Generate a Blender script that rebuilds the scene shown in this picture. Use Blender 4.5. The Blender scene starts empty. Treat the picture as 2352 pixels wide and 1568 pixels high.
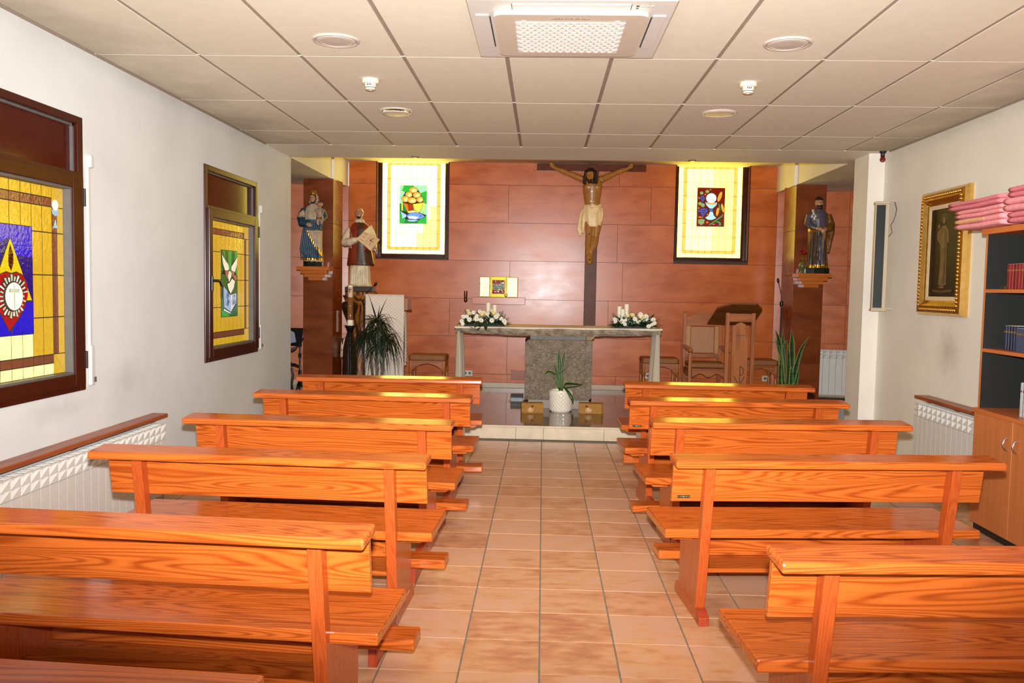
import bpy, bmesh, math, random
from mathutils import Vector, Matrix
from mathutils.bvhtree import BVHTree
R_ = math.radians
random.seed(7)
scene = bpy.context.scene
COL = scene.collection

# ------------------------------------------------------------------ camera
CAM_H = 1.476
cam_d = bpy.data.cameras.new('camera'); cam = bpy.data.objects.new('camera', cam_d); COL.objects.link(cam)
cam_d.sensor_width = 36.0; cam_d.lens = 36.0 * 1958.125 / 2352.0; cam_d.clip_start = 0.02; cam_d.clip_end = 200
_yaw, _pitch, _roll = .03542, -.06256, .01777
_f = Vector((-math.sin(_yaw) * math.cos(_pitch), math.cos(_yaw) * math.cos(_pitch), math.sin(_pitch)))
_r = Vector((math.cos(_yaw), math.sin(_yaw), 0)); _u = _r.cross(_f)
_r2 = _r * math.cos(_roll) + _u * math.sin(_roll); _u2 = -_r * math.sin(_roll) + _u * math.cos(_roll)
cam.matrix_world = Matrix(((_r2.x, _u2.x, -_f.x, 0), (_r2.y, _u2.y, -_f.y, 0), (_r2.z, _u2.z, -_f.z, CAM_H), (0, 0, 0, 1)))
scene.camera = cam

# ------------------------------------------------------------------ world and light
world = bpy.data.worlds.new('world'); scene.world = world; world.use_nodes = True
_bg = world.node_tree.nodes['Background']
_bg.inputs[0].default_value = (1.0, 0.97, 0.93, 1); _bg.inputs[1].default_value = 1.6   # ambient fill, let in by leaving the nave's unseen rear end open
# the camera's own flash, just above the lens
fl_d = bpy.data.lights.new('camera_flash', 'SPOT'); fl_d.energy = 2400; fl_d.color = (0.97, 0.99, 1.0)
fl_d.spot_size = R_(73); fl_d.spot_blend = 1.0; fl_d.shadow_soft_size = 0.025
flash = bpy.data.objects.new('camera_flash', fl_d); COL.objects.link(flash)
flash.location = (0.0, 0.0, CAM_H + 0.13)
flash.rotation_euler = (Vector((-0.02, 1.0, 0.06))).to_track_quat('-Z', 'Y').to_euler()
flash.scale = (1.75, 1.0, 1.0)      # the reflector throws a wide, flat beam
vs = scene.view_settings
vs.view_transform = 'Standard'; vs.look = 'None'; vs.gamma = 1.0; vs.use_curve_mapping = False; vs.exposure = 0.0

# ------------------------------------------------------------------ mesh helpers
class MB:
    def __init__(s): s.v = []; s.f = []
    def add(s, vs_, fs):
        o = len(s.v); s.v += [tuple(v) for v in vs_]; s.f += [tuple(i + o for i in f) for f in fs]; return s
    def box(s, x0, x1, y0, y1, z0, z1):
        return s.add([(x0,y0,z0),(x1,y0,z0),(x1,y1,z0),(x0,y1,z0),(x0,y0,z1),(x1,y0,z1),(x1,y1,z1),(x0,y1,z1)],
                     [(0,3,2,1),(4,5,6,7),(0,1,5,4),(1,2,6,5),(2,3,7,6),(3,0,4,7)])
    def obox(s, M, sx, sy, sz):
        m = MB().box(-sx/2, sx/2, -sy/2, sy/2, -sz/2, sz/2)
        return s.add([M @ Vector(v) for v in m.v], m.f)
    def prism(s, poly, fn0, fn1):
        n = len(poly); a = [fn0(*p) for p in poly]; b = [fn1(*p) for p in poly]
        fs = [tuple(range(n))[::-1], tuple(range(n, 2*n))] + [(i, (i+1) % n, n + (i+1) % n, n + i) for i in range(n)]
        return s.add(a + b, fs)
    def prism_x(s, poly, x0, x1): return s.prism(poly, lambda y, z: (x0, y, z), lambda y, z: (x1, y, z))
    def prism_y(s, poly, y0, y1): return s.prism(poly, lambda x, z: (x, y0, z), lambda x, z: (x, y1, z))
    def prism_z(s, poly, z0, z1): return s.prism(poly, lambda x, y: (x, y, z0), lambda x, y: (x, y, z1))
    def rings(s, rs, cap=True, closed=False):
        n = len(rs[0]); o = len(s.v)
        for r in rs: s.v += [tuple(p) for p in r]
        k = len(rs)
        for j in range(k if closed else k - 1):
            j2 = (j + 1) % k
            for i in range(n):
                i2 = (i + 1) % n
                s.f.append((o + j*n + i, o + j*n + i2, o + j2*n + i2, o + j2*n + i))
        if cap and not closed:
            s.f.append(tuple(o + i for i in range(n))[::-1]); s.f.append(tuple(o + (k-1)*n + i for i in range(n)))
        return s
    def lathe(s, prof, n=20, c=(0,0,0), sx=1, sy=1):
        return s.rings([[(c[0] + r*sx*math.cos(2*math.pi*i/n), c[1] + r*sy*math.sin(2*math.pi*i/n), c[2] + z) for i in range(n)] for r, z in prof])
    def tube(s, pts, rad, n=8, flat=1.0):
        pts = [Vector(p) for p in pts]; k = len(pts)
        if not hasattr(rad, '__len__'): rad = [rad] * k
        rs = []; ref = None
        for i, p in enumerate(pts):
            t = (pts[min(i+1, k-1)] - pts[max(i-1, 0)]).normalized()
            if ref is None: ref = Vector((0,0,1)) if abs(t.z) < .9 else Vector((1,0,0))
            a = (ref - t * ref.dot(t)).normalized(); ref = a; b = t.cross(a)
            rs.append([p + (a*math.cos(2*math.pi*j/n) + b*flat*math.sin(2*math.pi*j/n)) * rad[i] for j in range(n)])
        return s.rings(rs)
    def ball(s, c, r, n=14, m=9):
        if not hasattr(r, '__len__'): r = (r, r, r)
        rs = []
        for j in range(m):
            a = -math.pi/2 + math.pi * (j + .5) / m
            rs.append([(c[0] + r[0]*math.cos(a)*math.cos(2*math.pi*i/n), c[1] + r[1]*math.cos(a)*math.sin(2*math.pi*i/n), c[2] + r[2]*math.sin(a)) for i in range(n)])
        return s.rings(rs)
    def loft(s, lv, n=40, folds=0, amp=0.0, ph=0.0):
        """lv: (z, cx, cy, rx, ry[, fold amp]) levels of a draped body"""
        rs = []
        for L in lv:
            z, cx, cy, rx, ry = L[:5]; a = L[5] if len(L) > 5 else amp
            r = []
            for i in range(n):
                t = 2*math.pi*i/n
                k = 1 + a * (math.sin(folds*t + ph + z*3) + .5*math.sin((folds*1.7 // 1)*t + 1.3*ph - z*5))
                r.append((cx + rx*k*math.cos(t), cy + ry*k*math.sin(t), z))
            rs.append(r)
        return s.rings(rs)
    def merge(s, o): return s.add(o.v, o.f)
    def xf(s, M):
        s.v = [tuple(M @ Vector(v)) for v in s.v]; return s
    def mesh(s, name):
        me = bpy.data.meshes.new(name); me.from_pydata(s.v, [], s.f); me.validate(); me.update()
        bm = bmesh.new(); bm.from_mesh(me); bmesh.ops.recalc_face_normals(bm, faces=bm.faces); bm.to_mesh(me); bm.free()
        return me
    def build(s, name, mat, parent=None, smooth=False, bevel=0, seg=2, loc=None):
        me = s.mesh(name)
        return link(name, me, mat, parent, smooth, bevel, seg, loc)

def link(name, me, mat, parent=None, smooth=False, bevel=0, seg=2, loc=None):
    o = bpy.data.objects.new(name, me); COL.objects.link(o)
    if mat is not None and not me.materials:
        for m in (mat if isinstance(mat, (list, tuple)) else [mat]): me.materials.append(m)
    if smooth:
        for p in me.polygons: p.use_smooth = True
        if smooth != 'all':
            me.set_sharp_from_angle(angle=R_(38))
    if bevel:
        b = o.modifiers.new('bevel', 'BEVEL'); b.width = bevel; b.segments = seg; b.limit_method = 'ANGLE'; b.angle_limit = R_(40)
    if parent is not None: o.parent = parent
    if loc is not None: o.location = loc
    return o

def tag(o, label, cat, group=None, kind=None):
    if label: o['label'] = label
    if cat: o['category'] = cat
    if group: o['group'] = group
    if kind: o['kind'] = kind
    return o
def thing(name, label, cat, loc=(0,0,0), rz=0.0, group=None):
    o = bpy.data.objects.new(name, None); COL.objects.link(o); o.empty_display_size = .1
    o.location = loc; o.rotation_euler = (0, 0, rz)
    return tag(o, label, cat, group)
def struct(o):
    o['kind'] = 'structure'; return o
def sempty(name, loc=(0,0,0)):
    o = bpy.data.objects.new(name, None); COL.objects.link(o); o.location = loc; o['kind'] = 'structure'; return o
def text_mesh(txt, size, depth=0.0008):
    cu = bpy.data.curves.new('t', 'FONT'); cu.body = txt; cu.size = size; cu.extrude = depth; cu.align_x = 'CENTER'; cu.align_y = 'CENTER'
    o = bpy.data.objects.new('t', cu); COL.objects.link(o)
    dg = bpy.context.evaluated_depsgraph_get()
    me = bpy.data.meshes.new_from_object(o.evaluated_get(dg)); bpy.data.objects.remove(o); bpy.data.curves.remove(cu)
    me.materials.clear(); return me

def fuse(mb, voxel, colorfn, mats, name, parent=None, smooth_it=4, loc=None):
    """one continuous surface from overlapping shapes (voxel remesh), coloured by position"""
    me = mb.mesh(name + '_src'); o = bpy.data.objects.new('tmp', me); COL.objects.link(o)
    r = o.modifiers.new('r', 'REMESH'); r.mode = 'VOXEL'; r.voxel_size = voxel; r.use_smooth_shade = True
    if smooth_it:
        sm = o.modifiers.new('s', 'SMOOTH'); sm.factor = .5; sm.iterations = smooth_it
    dg = bpy.context.evaluated_depsgraph_get()
    out = bpy.data.meshes.new_from_object(o.evaluated_get(dg)); out.name = name
    bpy.data.objects.remove(o); bpy.data.meshes.remove(me)
    out.materials.clear()
    for m in mats: out.materials.append(m)
    for p in out.polygons:
        p.material_index = colorfn(*p.center); p.use_smooth = True
    ob = bpy.data.objects.new(name, out); COL.objects.link(ob)
    if parent is not None: ob.parent = parent
    if loc is not None: ob.location = loc
    return ob

# ------------------------------------------------------------------ material helpers
def srgb(r, g, b):
    f = lambda c: (c/255)/12.92 if c/255 <= .04045 else ((c/255 + .055)/1.055)**2.4
    return (f(r), f(g), f(b), 1)
class NT:
    def __init__(s, name):
        s.m = bpy.data.materials.new(name); s.m.use_nodes = True; s.t = s.m.node_tree; s.n = s.t.nodes; s.b = s.n['Principled BSDF']
    def node(s, ty, **k):
        n = s.n.new(ty)
        for a, v in k.items():
            if a.startswith('i_'):
                key = a[2:]; key = int(key) if key.isdigit() else key
                n.inputs[key].default_value = v
            else: setattr(n, a, v)
        return n
    def L(s, a, b): s.t.links.new(a, b)
    def ramp(s, fac, stops):
        r = s.node('ShaderNodeValToRGB'); e = r.color_ramp.elements
        while len(e) < len(stops): e.new(.5)
        for i, (p, c) in enumerate(stops): e[i].position = p; e[i].color = c
        s.L(fac, r.inputs[0]); return r.outputs[0]
    def mapping(s, scale=(1,1,1), rand=0.0, rot=(0,0,0)):
        tc = s.node('ShaderNodeTexCoord'); mp = s.node('ShaderNodeMapping'); mp.inputs['Scale'].default_value = scale; mp.inputs['Rotation'].default_value = rot
        s.L(tc.outputs['Object'], mp.inputs['Vector'])
        if rand:
            oi = s.node('ShaderNodeObjectInfo'); mu = s.node('ShaderNodeVectorMath', operation='SCALE'); mu.inputs[0].default_value = (rand, rand*1.7, rand*.9)
            s.L(oi.outputs['Random'], mu.inputs['Scale']); s.L(mu.outputs[0], mp.inputs['Location'])
        return mp.outputs[0]
    def bump(s, h, strength=.2, dist=.01):
        b = s.node('ShaderNodeBump'); b.inputs['Strength'].default_value = strength; b.inputs['Distance'].default_value = dist
        s.L(h, b.inputs['Height']); s.L(b.outputs[0], s.b.inputs['Normal'])
    def P(s, rough=.5, metal=0, spec=.5, coat=0, coat_r=.1):
        i = s.b.inputs; i['Roughness'].default_value = rough; i['Metallic'].default_value = metal; i['Specular IOR Level'].default_value = spec
        i['Coat Weight'].default_value = coat; i['Coat Roughness'].default_value = coat_r; return s
MATS = {}
def plain(name, c, rough=.5, metal=0, spec=.5, coat=0, var=.08, scale=20, bump=0.0, bscale=60, bdist=.004, emit=0, emit_c=None, alpha=1):
    if name in MATS: return MATS[name]
    t = NT(name).P(rough, metal, spec, coat)
    base = srgb(*c) if max(c) > 1.001 else (*c, 1)
    v = t.mapping()
    nz = t.node('ShaderNodeTexNoise'); nz.inputs['Scale'].default_value = scale; nz.inputs['Detail'].default_value = 3; t.L(v, nz.inputs['Vector'])
    d = tuple(max(0, x*(1 - var)) for x in base[:3]) + (1,); u = tuple(min(1, x*(1 + var)) for x in base[:3]) + (1,)
    t.L(t.ramp(nz.outputs[0], [(.3, d), (.7, u)]), t.b.inputs['Base Color'])
    if bump:
        n2 = t.node('ShaderNodeTexNoise'); n2.inputs['Scale'].default_value = bscale; n2.inputs['Detail'].default_value = 4; t.L(v, n2.inputs['Vector'])
        t.bump(n2.outputs[0], bump, bdist)
    if emit:
        ec = srgb(*emit_c) if emit_c else base
        t.b.inputs['Emission Color'].default_value = ec; t.b.inputs['Emission Strength'].default_value = emit
    if alpha < 1: t.b.inputs['Alpha'].default_value = alpha
    MATS[name] = t.m; return t.m
def wood(name, light, dark, axis='X', rough=.25, spec=.5, coat=.0, freq=9.0, rand=40.0, stretch=7.0, lines=.75, coat_r=.06, fine=1.0):
    """flat-sawn boards: contour lines of a noise stretched along the grain"""
    if name in MATS: return MATS[name]
    t = NT(name).P(rough, 0, spec, coat, coat_r)
    s = {'X': (.6, stretch, stretch), 'Y': (stretch, .6, stretch), 'Z': (stretch, stretch, .6)}[axis]
    v = t.mapping(s, rand)
    n1 = t.node('ShaderNodeTexNoise'); n1.inputs['Scale'].default_value = 1.1; n1.inputs['Detail'].default_value = 1.5; n1.inputs['Distortion'].default_value = .35; t.L(v, n1.inputs['Vector'])
    mu = t.node('ShaderNodeMath', operation='MULTIPLY'); mu.inputs[1].default_value = freq * 6.283; t.L(n1.outputs[0], mu.inputs[0])
    sn = t.node('ShaderNodeMath', operation='SINE'); t.L(mu.outputs[0], sn.inputs[0])
    mr = t.node('ShaderNodeMapRange'); mr.inputs[1].default_value = -1; mr.inputs[2].default_value = 1; t.L(sn.outputs[0], mr.inputs[0])
    pw = t.node('ShaderNodeMath', operation='POWER'); pw.inputs[1].default_value = 1.6; t.L(mr.outputs[0], pw.inputs[0])
    s2 = tuple(x * (2 if x == .6 else 4) for x in s)
    v2 = t.mapping(s2, rand)
    n2 = t.node('ShaderNodeTexNoise'); n2.inputs['Scale'].default_value = 3.0; n2.inputs['Detail'].default_value = 4; t.L(v2, n2.inputs['Vector'])
    ml = t.node('ShaderNodeMath', operation='MULTIPLY'); ml.inputs[1].default_value = lines; t.L(pw.outputs[0], ml.inputs[0])
    m2 = t.node('ShaderNodeMath', operation='MULTIPLY_ADD'); m2.inputs[1].default_value = .55*fine; t.L(n2.outputs[0], m2.inputs[0]); t.L(ml.outputs[0], m2.inputs[2])
    a = srgb(*light); b = srgb(*dark)
    mid = tuple((x*.62 + y*.38) for x, y in zip(a, b))
    t.L(t.ramp(m2.outputs[0], [(.15, a), (.55, mid), (1.0, b)]), t.b.inputs['Base Color'])
    MATS[name] = t.m; return t.m
# ------------------------------------------------------------------ room measures
XL, XR = -2.667, 3.19          # nave side walls
ZC = 2.798                     # nave ceiling and aisle soffits
ZR = 3.127                     # raised ceiling over the altar
YS = 8.29; ZP = 0.1355         # platform edge and height
YB = 11.40                     # back wall
def wallmat(name, c, smudges=()):
    t = NT(name).P(.65, 0, .25)
    v = t.mapping(); nz = t.node('ShaderNodeTexNoise'); nz.inputs['Scale'].default_value = 1.6; nz.inputs['Detail'].default_value = 5; t.L(v, nz.inputs['Vector'])
    a = srgb(*c); b = tuple(x*.90 for x in a[:3]) + (1,)
    col = t.ramp(nz.outputs[0], [(.3, b), (.65, a)])
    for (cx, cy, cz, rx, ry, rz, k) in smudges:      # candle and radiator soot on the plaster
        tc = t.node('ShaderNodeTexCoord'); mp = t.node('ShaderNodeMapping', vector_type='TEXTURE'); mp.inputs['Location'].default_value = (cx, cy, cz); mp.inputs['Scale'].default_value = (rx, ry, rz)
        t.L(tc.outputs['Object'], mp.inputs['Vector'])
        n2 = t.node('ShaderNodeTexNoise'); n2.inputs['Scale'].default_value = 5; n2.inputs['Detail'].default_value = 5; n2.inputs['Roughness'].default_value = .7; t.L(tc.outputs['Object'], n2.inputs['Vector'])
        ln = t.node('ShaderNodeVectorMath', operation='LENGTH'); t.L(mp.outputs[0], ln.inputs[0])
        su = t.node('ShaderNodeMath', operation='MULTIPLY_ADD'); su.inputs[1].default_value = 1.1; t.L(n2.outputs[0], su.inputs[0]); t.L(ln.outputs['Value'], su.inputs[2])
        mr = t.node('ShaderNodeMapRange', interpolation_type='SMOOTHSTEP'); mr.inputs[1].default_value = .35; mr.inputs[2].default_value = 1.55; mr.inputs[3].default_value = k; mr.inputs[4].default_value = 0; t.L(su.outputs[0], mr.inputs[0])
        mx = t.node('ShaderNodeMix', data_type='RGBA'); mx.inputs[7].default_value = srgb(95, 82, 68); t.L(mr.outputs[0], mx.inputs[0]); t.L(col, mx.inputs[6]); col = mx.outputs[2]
    t.L(col, t.b.inputs['Base Color'])
    n3 = t.node('ShaderNodeTexNoise'); n3.inputs['Scale'].default_value = 130; n3.inputs['Detail'].default_value = 2; t.L(v, n3.inputs['Vector']); t.bump(n3.outputs[0], .12, .003)
    return t.m
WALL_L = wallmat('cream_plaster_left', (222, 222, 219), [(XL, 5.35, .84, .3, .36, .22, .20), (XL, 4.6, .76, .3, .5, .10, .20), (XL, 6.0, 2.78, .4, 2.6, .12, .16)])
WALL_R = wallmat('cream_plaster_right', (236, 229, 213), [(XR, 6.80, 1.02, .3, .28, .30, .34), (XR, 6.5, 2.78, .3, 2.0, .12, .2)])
WHITE = wallmat('white_plaster', (234, 226, 212))
SOFFIT = wallmat('soffit_plaster', (242, 234, 218))
def tilemat():
    t = NT('terracotta_tile').P(.30, 0, .5)
    v = t.mapping((1, 1, 1), 60); nz = t.node('ShaderNodeTexNoise'); nz.inputs['Scale'].default_value = 7; nz.inputs['Detail'].default_value = 5; t.L(v, nz.inputs['Vector'])
    v2 = t.mapping((3.0, 9.0, 1), 60); n2 = t.node('ShaderNodeTexNoise'); n2.inputs['Scale'].default_value = 3; n2.inputs['Detail'].default_value = 3; t.L(v2, n2.inputs['Vector'])
    oi = t.node('ShaderNodeObjectInfo')
    ad = t.node('ShaderNodeMath', operation='ADD'); t.L(nz.outputs[0], ad.inputs[0]); t.L(n2.outputs[0], ad.inputs[1])
    a2 = t.node('ShaderNodeMath', operation='MULTIPLY_ADD'); a2.inputs[1].default_value = .42; t.L(oi.outputs['Random'], a2.inputs[0]); t.L(ad.outputs[0], a2.inputs[2])
    t.L(t.ramp(a2.outputs[0], [(.72, srgb(184, 124, 92)), (1.05/1.4, srgb(202, 144, 104)), (.95, srgb(212, 160, 118)), (1.0, srgb(212, 164, 134))]), t.b.inputs['Base Color'])
    mr = t.node('ShaderNodeMapRange'); mr.inputs[1].default_value = .7; mr.inputs[2].default_value = 1.5; mr.inputs[3].default_value = 0; mr.inputs[4].default_value = 1; t.L(a2.outputs[0], mr.inputs[0])
    rp = [n for n in t.n if n.bl_idname == 'ShaderNodeValToRGB'][-1]
    t.L(mr.outputs[0], rp.inputs[0]); e = rp.color_ramp.elements
    for el, p in zip(e, (.12, .42, .66, .92)): el.position = p
    t.bump(nz.outputs[0], .08, .004)
    return t.m
TILE = tilemat()
GROUT = plain('grey_grout', (128, 118, 104), .8, var=.15)
STONE_F = plain('polished_platform_stone', (108, 80, 52), .09, spec=.6, var=.12, scale=6)
RISER = plain('cream_travertine', (204, 184, 154), .35, var=.10, scale=9)
BASEB = plain('beige_baseboard_stone', (190, 168, 140), .30, var=.06)
CTILE = plain('ceiling_panel_board', (232, 222, 200), .85, spec=.1, var=.05, scale=14, bump=.10, bscale=220, bdist=.002)
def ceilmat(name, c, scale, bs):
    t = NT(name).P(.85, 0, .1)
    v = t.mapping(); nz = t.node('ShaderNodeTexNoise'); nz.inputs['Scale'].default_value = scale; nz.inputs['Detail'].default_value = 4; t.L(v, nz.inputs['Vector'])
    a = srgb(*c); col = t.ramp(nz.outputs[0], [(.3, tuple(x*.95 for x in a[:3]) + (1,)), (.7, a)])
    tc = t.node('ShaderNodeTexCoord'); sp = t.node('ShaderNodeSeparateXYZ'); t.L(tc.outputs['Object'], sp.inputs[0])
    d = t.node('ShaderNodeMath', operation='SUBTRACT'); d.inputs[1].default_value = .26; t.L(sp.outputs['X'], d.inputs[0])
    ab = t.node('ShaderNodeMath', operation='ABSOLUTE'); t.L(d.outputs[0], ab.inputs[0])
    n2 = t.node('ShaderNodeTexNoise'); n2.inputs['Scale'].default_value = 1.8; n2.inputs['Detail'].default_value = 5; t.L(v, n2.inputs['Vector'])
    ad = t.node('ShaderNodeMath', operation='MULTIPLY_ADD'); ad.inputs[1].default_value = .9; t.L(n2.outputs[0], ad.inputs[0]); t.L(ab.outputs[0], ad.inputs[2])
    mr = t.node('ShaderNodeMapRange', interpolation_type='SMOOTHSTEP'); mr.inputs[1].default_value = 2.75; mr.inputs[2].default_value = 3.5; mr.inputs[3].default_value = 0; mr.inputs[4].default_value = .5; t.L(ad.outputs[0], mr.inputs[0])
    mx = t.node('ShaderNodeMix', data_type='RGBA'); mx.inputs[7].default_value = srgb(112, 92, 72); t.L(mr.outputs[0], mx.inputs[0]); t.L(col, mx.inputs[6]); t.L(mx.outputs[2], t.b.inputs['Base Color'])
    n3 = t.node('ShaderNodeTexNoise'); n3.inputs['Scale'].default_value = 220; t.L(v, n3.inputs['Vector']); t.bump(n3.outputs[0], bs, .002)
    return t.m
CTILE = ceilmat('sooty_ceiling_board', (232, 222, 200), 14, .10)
CTILE2 = plain('speckled_ceiling_panel_board', (226, 214, 198), .85, spec=.1, var=.16, scale=70, bump=.35, bscale=70, bdist=.004)
CGRID = plain('taupe_ceiling_grid', (160, 142, 126), .6, var=.06)
CGRID2 = plain('pale_cross_grid', (205, 196, 184), .5, var=.04)
PANEL = None
def panelmat(name, axis, light, dark, rough=.24, spec=.44):
    t = NT(name).P(rough, 0, spec)
    s = {'X': (1.2, 5, 5), 'Z': (5, 5, 1.2)}[axis]
    v = t.mapping(s, 30); nz = t.node('ShaderNodeTexNoise'); nz.inputs['Scale'].default_value = 1.3; nz.inputs['Detail'].default_value = 6; nz.inputs['Roughness'].default_value = .6; nz.inputs['Distortion'].default_value = .8; t.L(v, nz.inputs['Vector'])
    v2 = t.mapping((3, 3, 3), 30); n2 = t.node('ShaderNodeTexNoise'); n2.inputs['Scale'].default_value = 1.2; n2.inputs['Detail'].default_value = 4; t.L(v2, n2.inputs['Vector'])
    ad = t.node('ShaderNodeMath', operation='MULTIPLY_ADD'); ad.inputs[1].default_value = .6; t.L(n2.outputs[0], ad.inputs[0]); t.L(nz.outputs[0], ad.inputs[2])
    t.L(t.ramp(ad.outputs[0], [(.55, srgb(*dark)), (1.0, srgb(*light))]), t.b.inputs['Base Color'])
    rm = t.node('ShaderNodeMapRange'); rm.inputs[1].default_value = .5; rm.inputs[2].default_value = 1.1; rm.inputs[3].default_value = rough*.9; rm.inputs[4].default_value = rough*1.2; t.L(ad.outputs[0], rm.inputs[0]); t.L(rm.outputs[0], t.b.inputs['Roughness'])
    return t.m
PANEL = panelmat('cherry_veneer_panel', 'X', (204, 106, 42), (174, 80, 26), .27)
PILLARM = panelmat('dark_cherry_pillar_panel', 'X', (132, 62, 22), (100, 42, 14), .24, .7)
SEAM = plain('dark_panel_seam', (70, 32, 14), .6)
FRAME_BR = plain('dark_brown_window_frame', (62, 20, 9), .26, spec=.25, var=.10)

# ------------------------------------------------------------------ floor with its tiles
floor = struct(MB().box(XL - .3, XR + .3, -2.4, YS + .05, -.08, -.004).build('floor', GROUT))
tile_me = MB().box(-.1515, .1515, -.1515, .1515, -.012, 0).mesh('tile'); tile_me.materials.append(TILE)
spots = []
for j in range(-18, 17):
    for i in range(-9, 11):
        x0 = .0139 + .31*i; y0 = 3.188 + .31*j
        cx, cy = x0 + .155, y0 + .155
        if cx < XL + .02 or cx > XR - .02 or cy > YS: continue
        spots.append((cx, cy))
vis = [p for p in spots if p[1] > 2.6 and abs(p[0]) < .60 * p[1] + .1]
hidden_under = lambda p: (p[0] < -2.35 or p[0] > 2.95)
vis.sort(key=lambda p: (hidden_under(p), p[1]))
near = set(vis[:298])
rest = MB()
for p in spots:
    x1 = min(.1515, XR - p[0] - .002); x0 = max(-.1515, XL - p[0] + .002); y1 = min(.1515, YS - p[1] - .003)
    if p in near and x1 > .15 and x0 < -.15 and y1 > .15:
        o = link('floor_tile', tile_me, None, floor, loc=(p[0], p[1], 0))
    elif p in near:
        o = MB().box(x0, x1, -.1515, y1, -.012, 0).build('floor_tile', TILE, floor, loc=(p[0], p[1], 0))
    else: rest.box(p[0] + x0, p[0] + x1, p[1] - .1515, p[1] + y1, -.012, 0)
o = rest.build('floor_tile_field', TILE, floor); o['kind'] = 'stuff'

# platform: core, polished slabs on top, travertine riser stones
plat = struct(MB().box(-4.4, 4.7, YS + .02, YB + .2, -.08, ZP - .012).build('floor_platform', SEAM))
w = .62
for i in range(15):
    for j in range(6):
        x0 = -4.4 + w*i; y0 = YS + .52*j
        if x0 > 4.65: continue
        MB().box(x0 + .0006, min(x0 + w, 4.7) - .0006, y0 + .0006, min(y0 + .52, YB) - .0006, ZP - .02, ZP).build('platform_slab', STONE_F, plat)
xs = [-4.4, -3.2, -2.1, -1.1, -.24, .03, .62, 1.5, 2.5, 3.6, 4.7]
for a, b in zip(xs, xs[1:]):
    MB().box(a + .001, b - .001, YS - .012, YS + .02, 0, ZP - .021).build('riser_stone', RISER, plat, bevel=.002)
MB().box(-4.4, 4.7, YS - .018, YS - .001, ZP - .022, ZP).build('step_nosing', RISER, plat, bevel=.005)

# ------------------------------------------------------------------ nave walls
WIN_Z0, WIN_Z1 = .84, 2.404
W1 = (3.62, 4.86); W2 = (6.63, 7.87)
m = MB()
m.box(XL - .25, XL, -2.4, 8.94, 0, WIN_Z0).box(XL - .25, XL, -2.4, 8.94, WIN_Z1, ZC + .3)
for a, b in ((-2.4, W1[0]), (W1[1], W2[0]), (W2[1], 8.94)): m.box(XL - .25, XL, a, b, WIN_Z0, WIN_Z1)
struct(m.build('wall_left', WALL_L))
struct(MB().box(XR, XR + .25, -2.4, 8.6, 0, ZC + .3).build('wall_right', WALL_R))
struct(MB().box(3.04, XR + .25, 8.235, 8.6, 0, ZC + .3).build('trim_1', WHITE))
struct(MB().box(XL - .25, XR + .25, -2.42, -2.38, 2.3, ZC + .3).build('wall_rear', WHITE))  # only the top is built; left open below for the ambient fill
# aisle outer walls, far to the sides
struct(MB().box(-4.5, -4.35, 8.6, YB + .3, 0, ZC + .3).build('wall_aisle_left', WHITE))
struct(MB().box(4.62, 4.77, 8.4, YB + .3, 0, ZC + .3).build('wall_aisle_right', WHITE))
struct(MB().box(-4.5, XL - .25, 8.69, 8.94, 0, ZC + .3).build('wall_return_left', WHITE))
struct(MB().box(XR + .25, 4.77, 8.35, 8.6, 0, ZC + .3).build('wall_return_right', WHITE))

# ------------------------------------------------------------------ ceiling: grid, panels, plaster band, raised part
ceil = struct(MB().box(XL - .1, XR + .1, -2.4, 8.1, ZC + .03, ZC + .12).build('ceiling', CGRID))
GX = [-2.634 + .6*i for i in range(10)]
GY = [4.995 + 1.2*j for j in range(-6, 3)] + [8.1]
for x in GX[1:]: MB().box(x - .0125, x + .0125, -2.2, 8.1, ZC + .004, ZC + .03).build('ceiling_grid_bar', CGRID, ceil)
MB().box(XL, XL + .02, -2.2, 8.1, ZC - .004, ZC + .02).build('ceiling_edge_angle', CGRID, ceil)
MB().box(XR - .02, XR, -2.2, 8.1, ZC - .004, ZC + .02).build('ceiling_edge_angle', CGRID, ceil)
for y in GY[:-1]: MB().box(XL, XR, y - .006, y + .006, ZC + .001, ZC + .03).build('ceiling_cross_bar', CGRID2, ceil)
cols = [(XL + .02, GX[1])] + list(zip(GX[1:], GX[2:])) + [(GX[-1], XR - .02)]
rows = list(zip(GY, GY[1:]))
for a, b in cols:
    for c, d in rows:
        if b - a < .1: continue
        g0 = .0125; sp = abs((a + b)/2 - 1.266) < .1 and abs((c + d)/2 - 6.795) < .1
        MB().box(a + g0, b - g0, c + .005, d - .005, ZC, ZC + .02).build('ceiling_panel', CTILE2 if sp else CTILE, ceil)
struct(MB().box(-4.5, 4.77, 8.1, 8.88, ZC, ZC + .5).build('ceiling_band', SOFFIT))
struct(MB().box(-4.5, XL, 8.88, YB + .3, ZC, ZC + .5).build('ceiling_aisle_left', SOFFIT))
struct(MB().box(3.072, 4.77, 8.88, YB + .3, ZC, ZC + .5).build('ceiling_aisle_right', SOFFIT))
struct(MB().box(XL, 3.072, 8.88, YB + .3, ZR, ZR + .17).build('ceiling_raised', SOFFIT))

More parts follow.
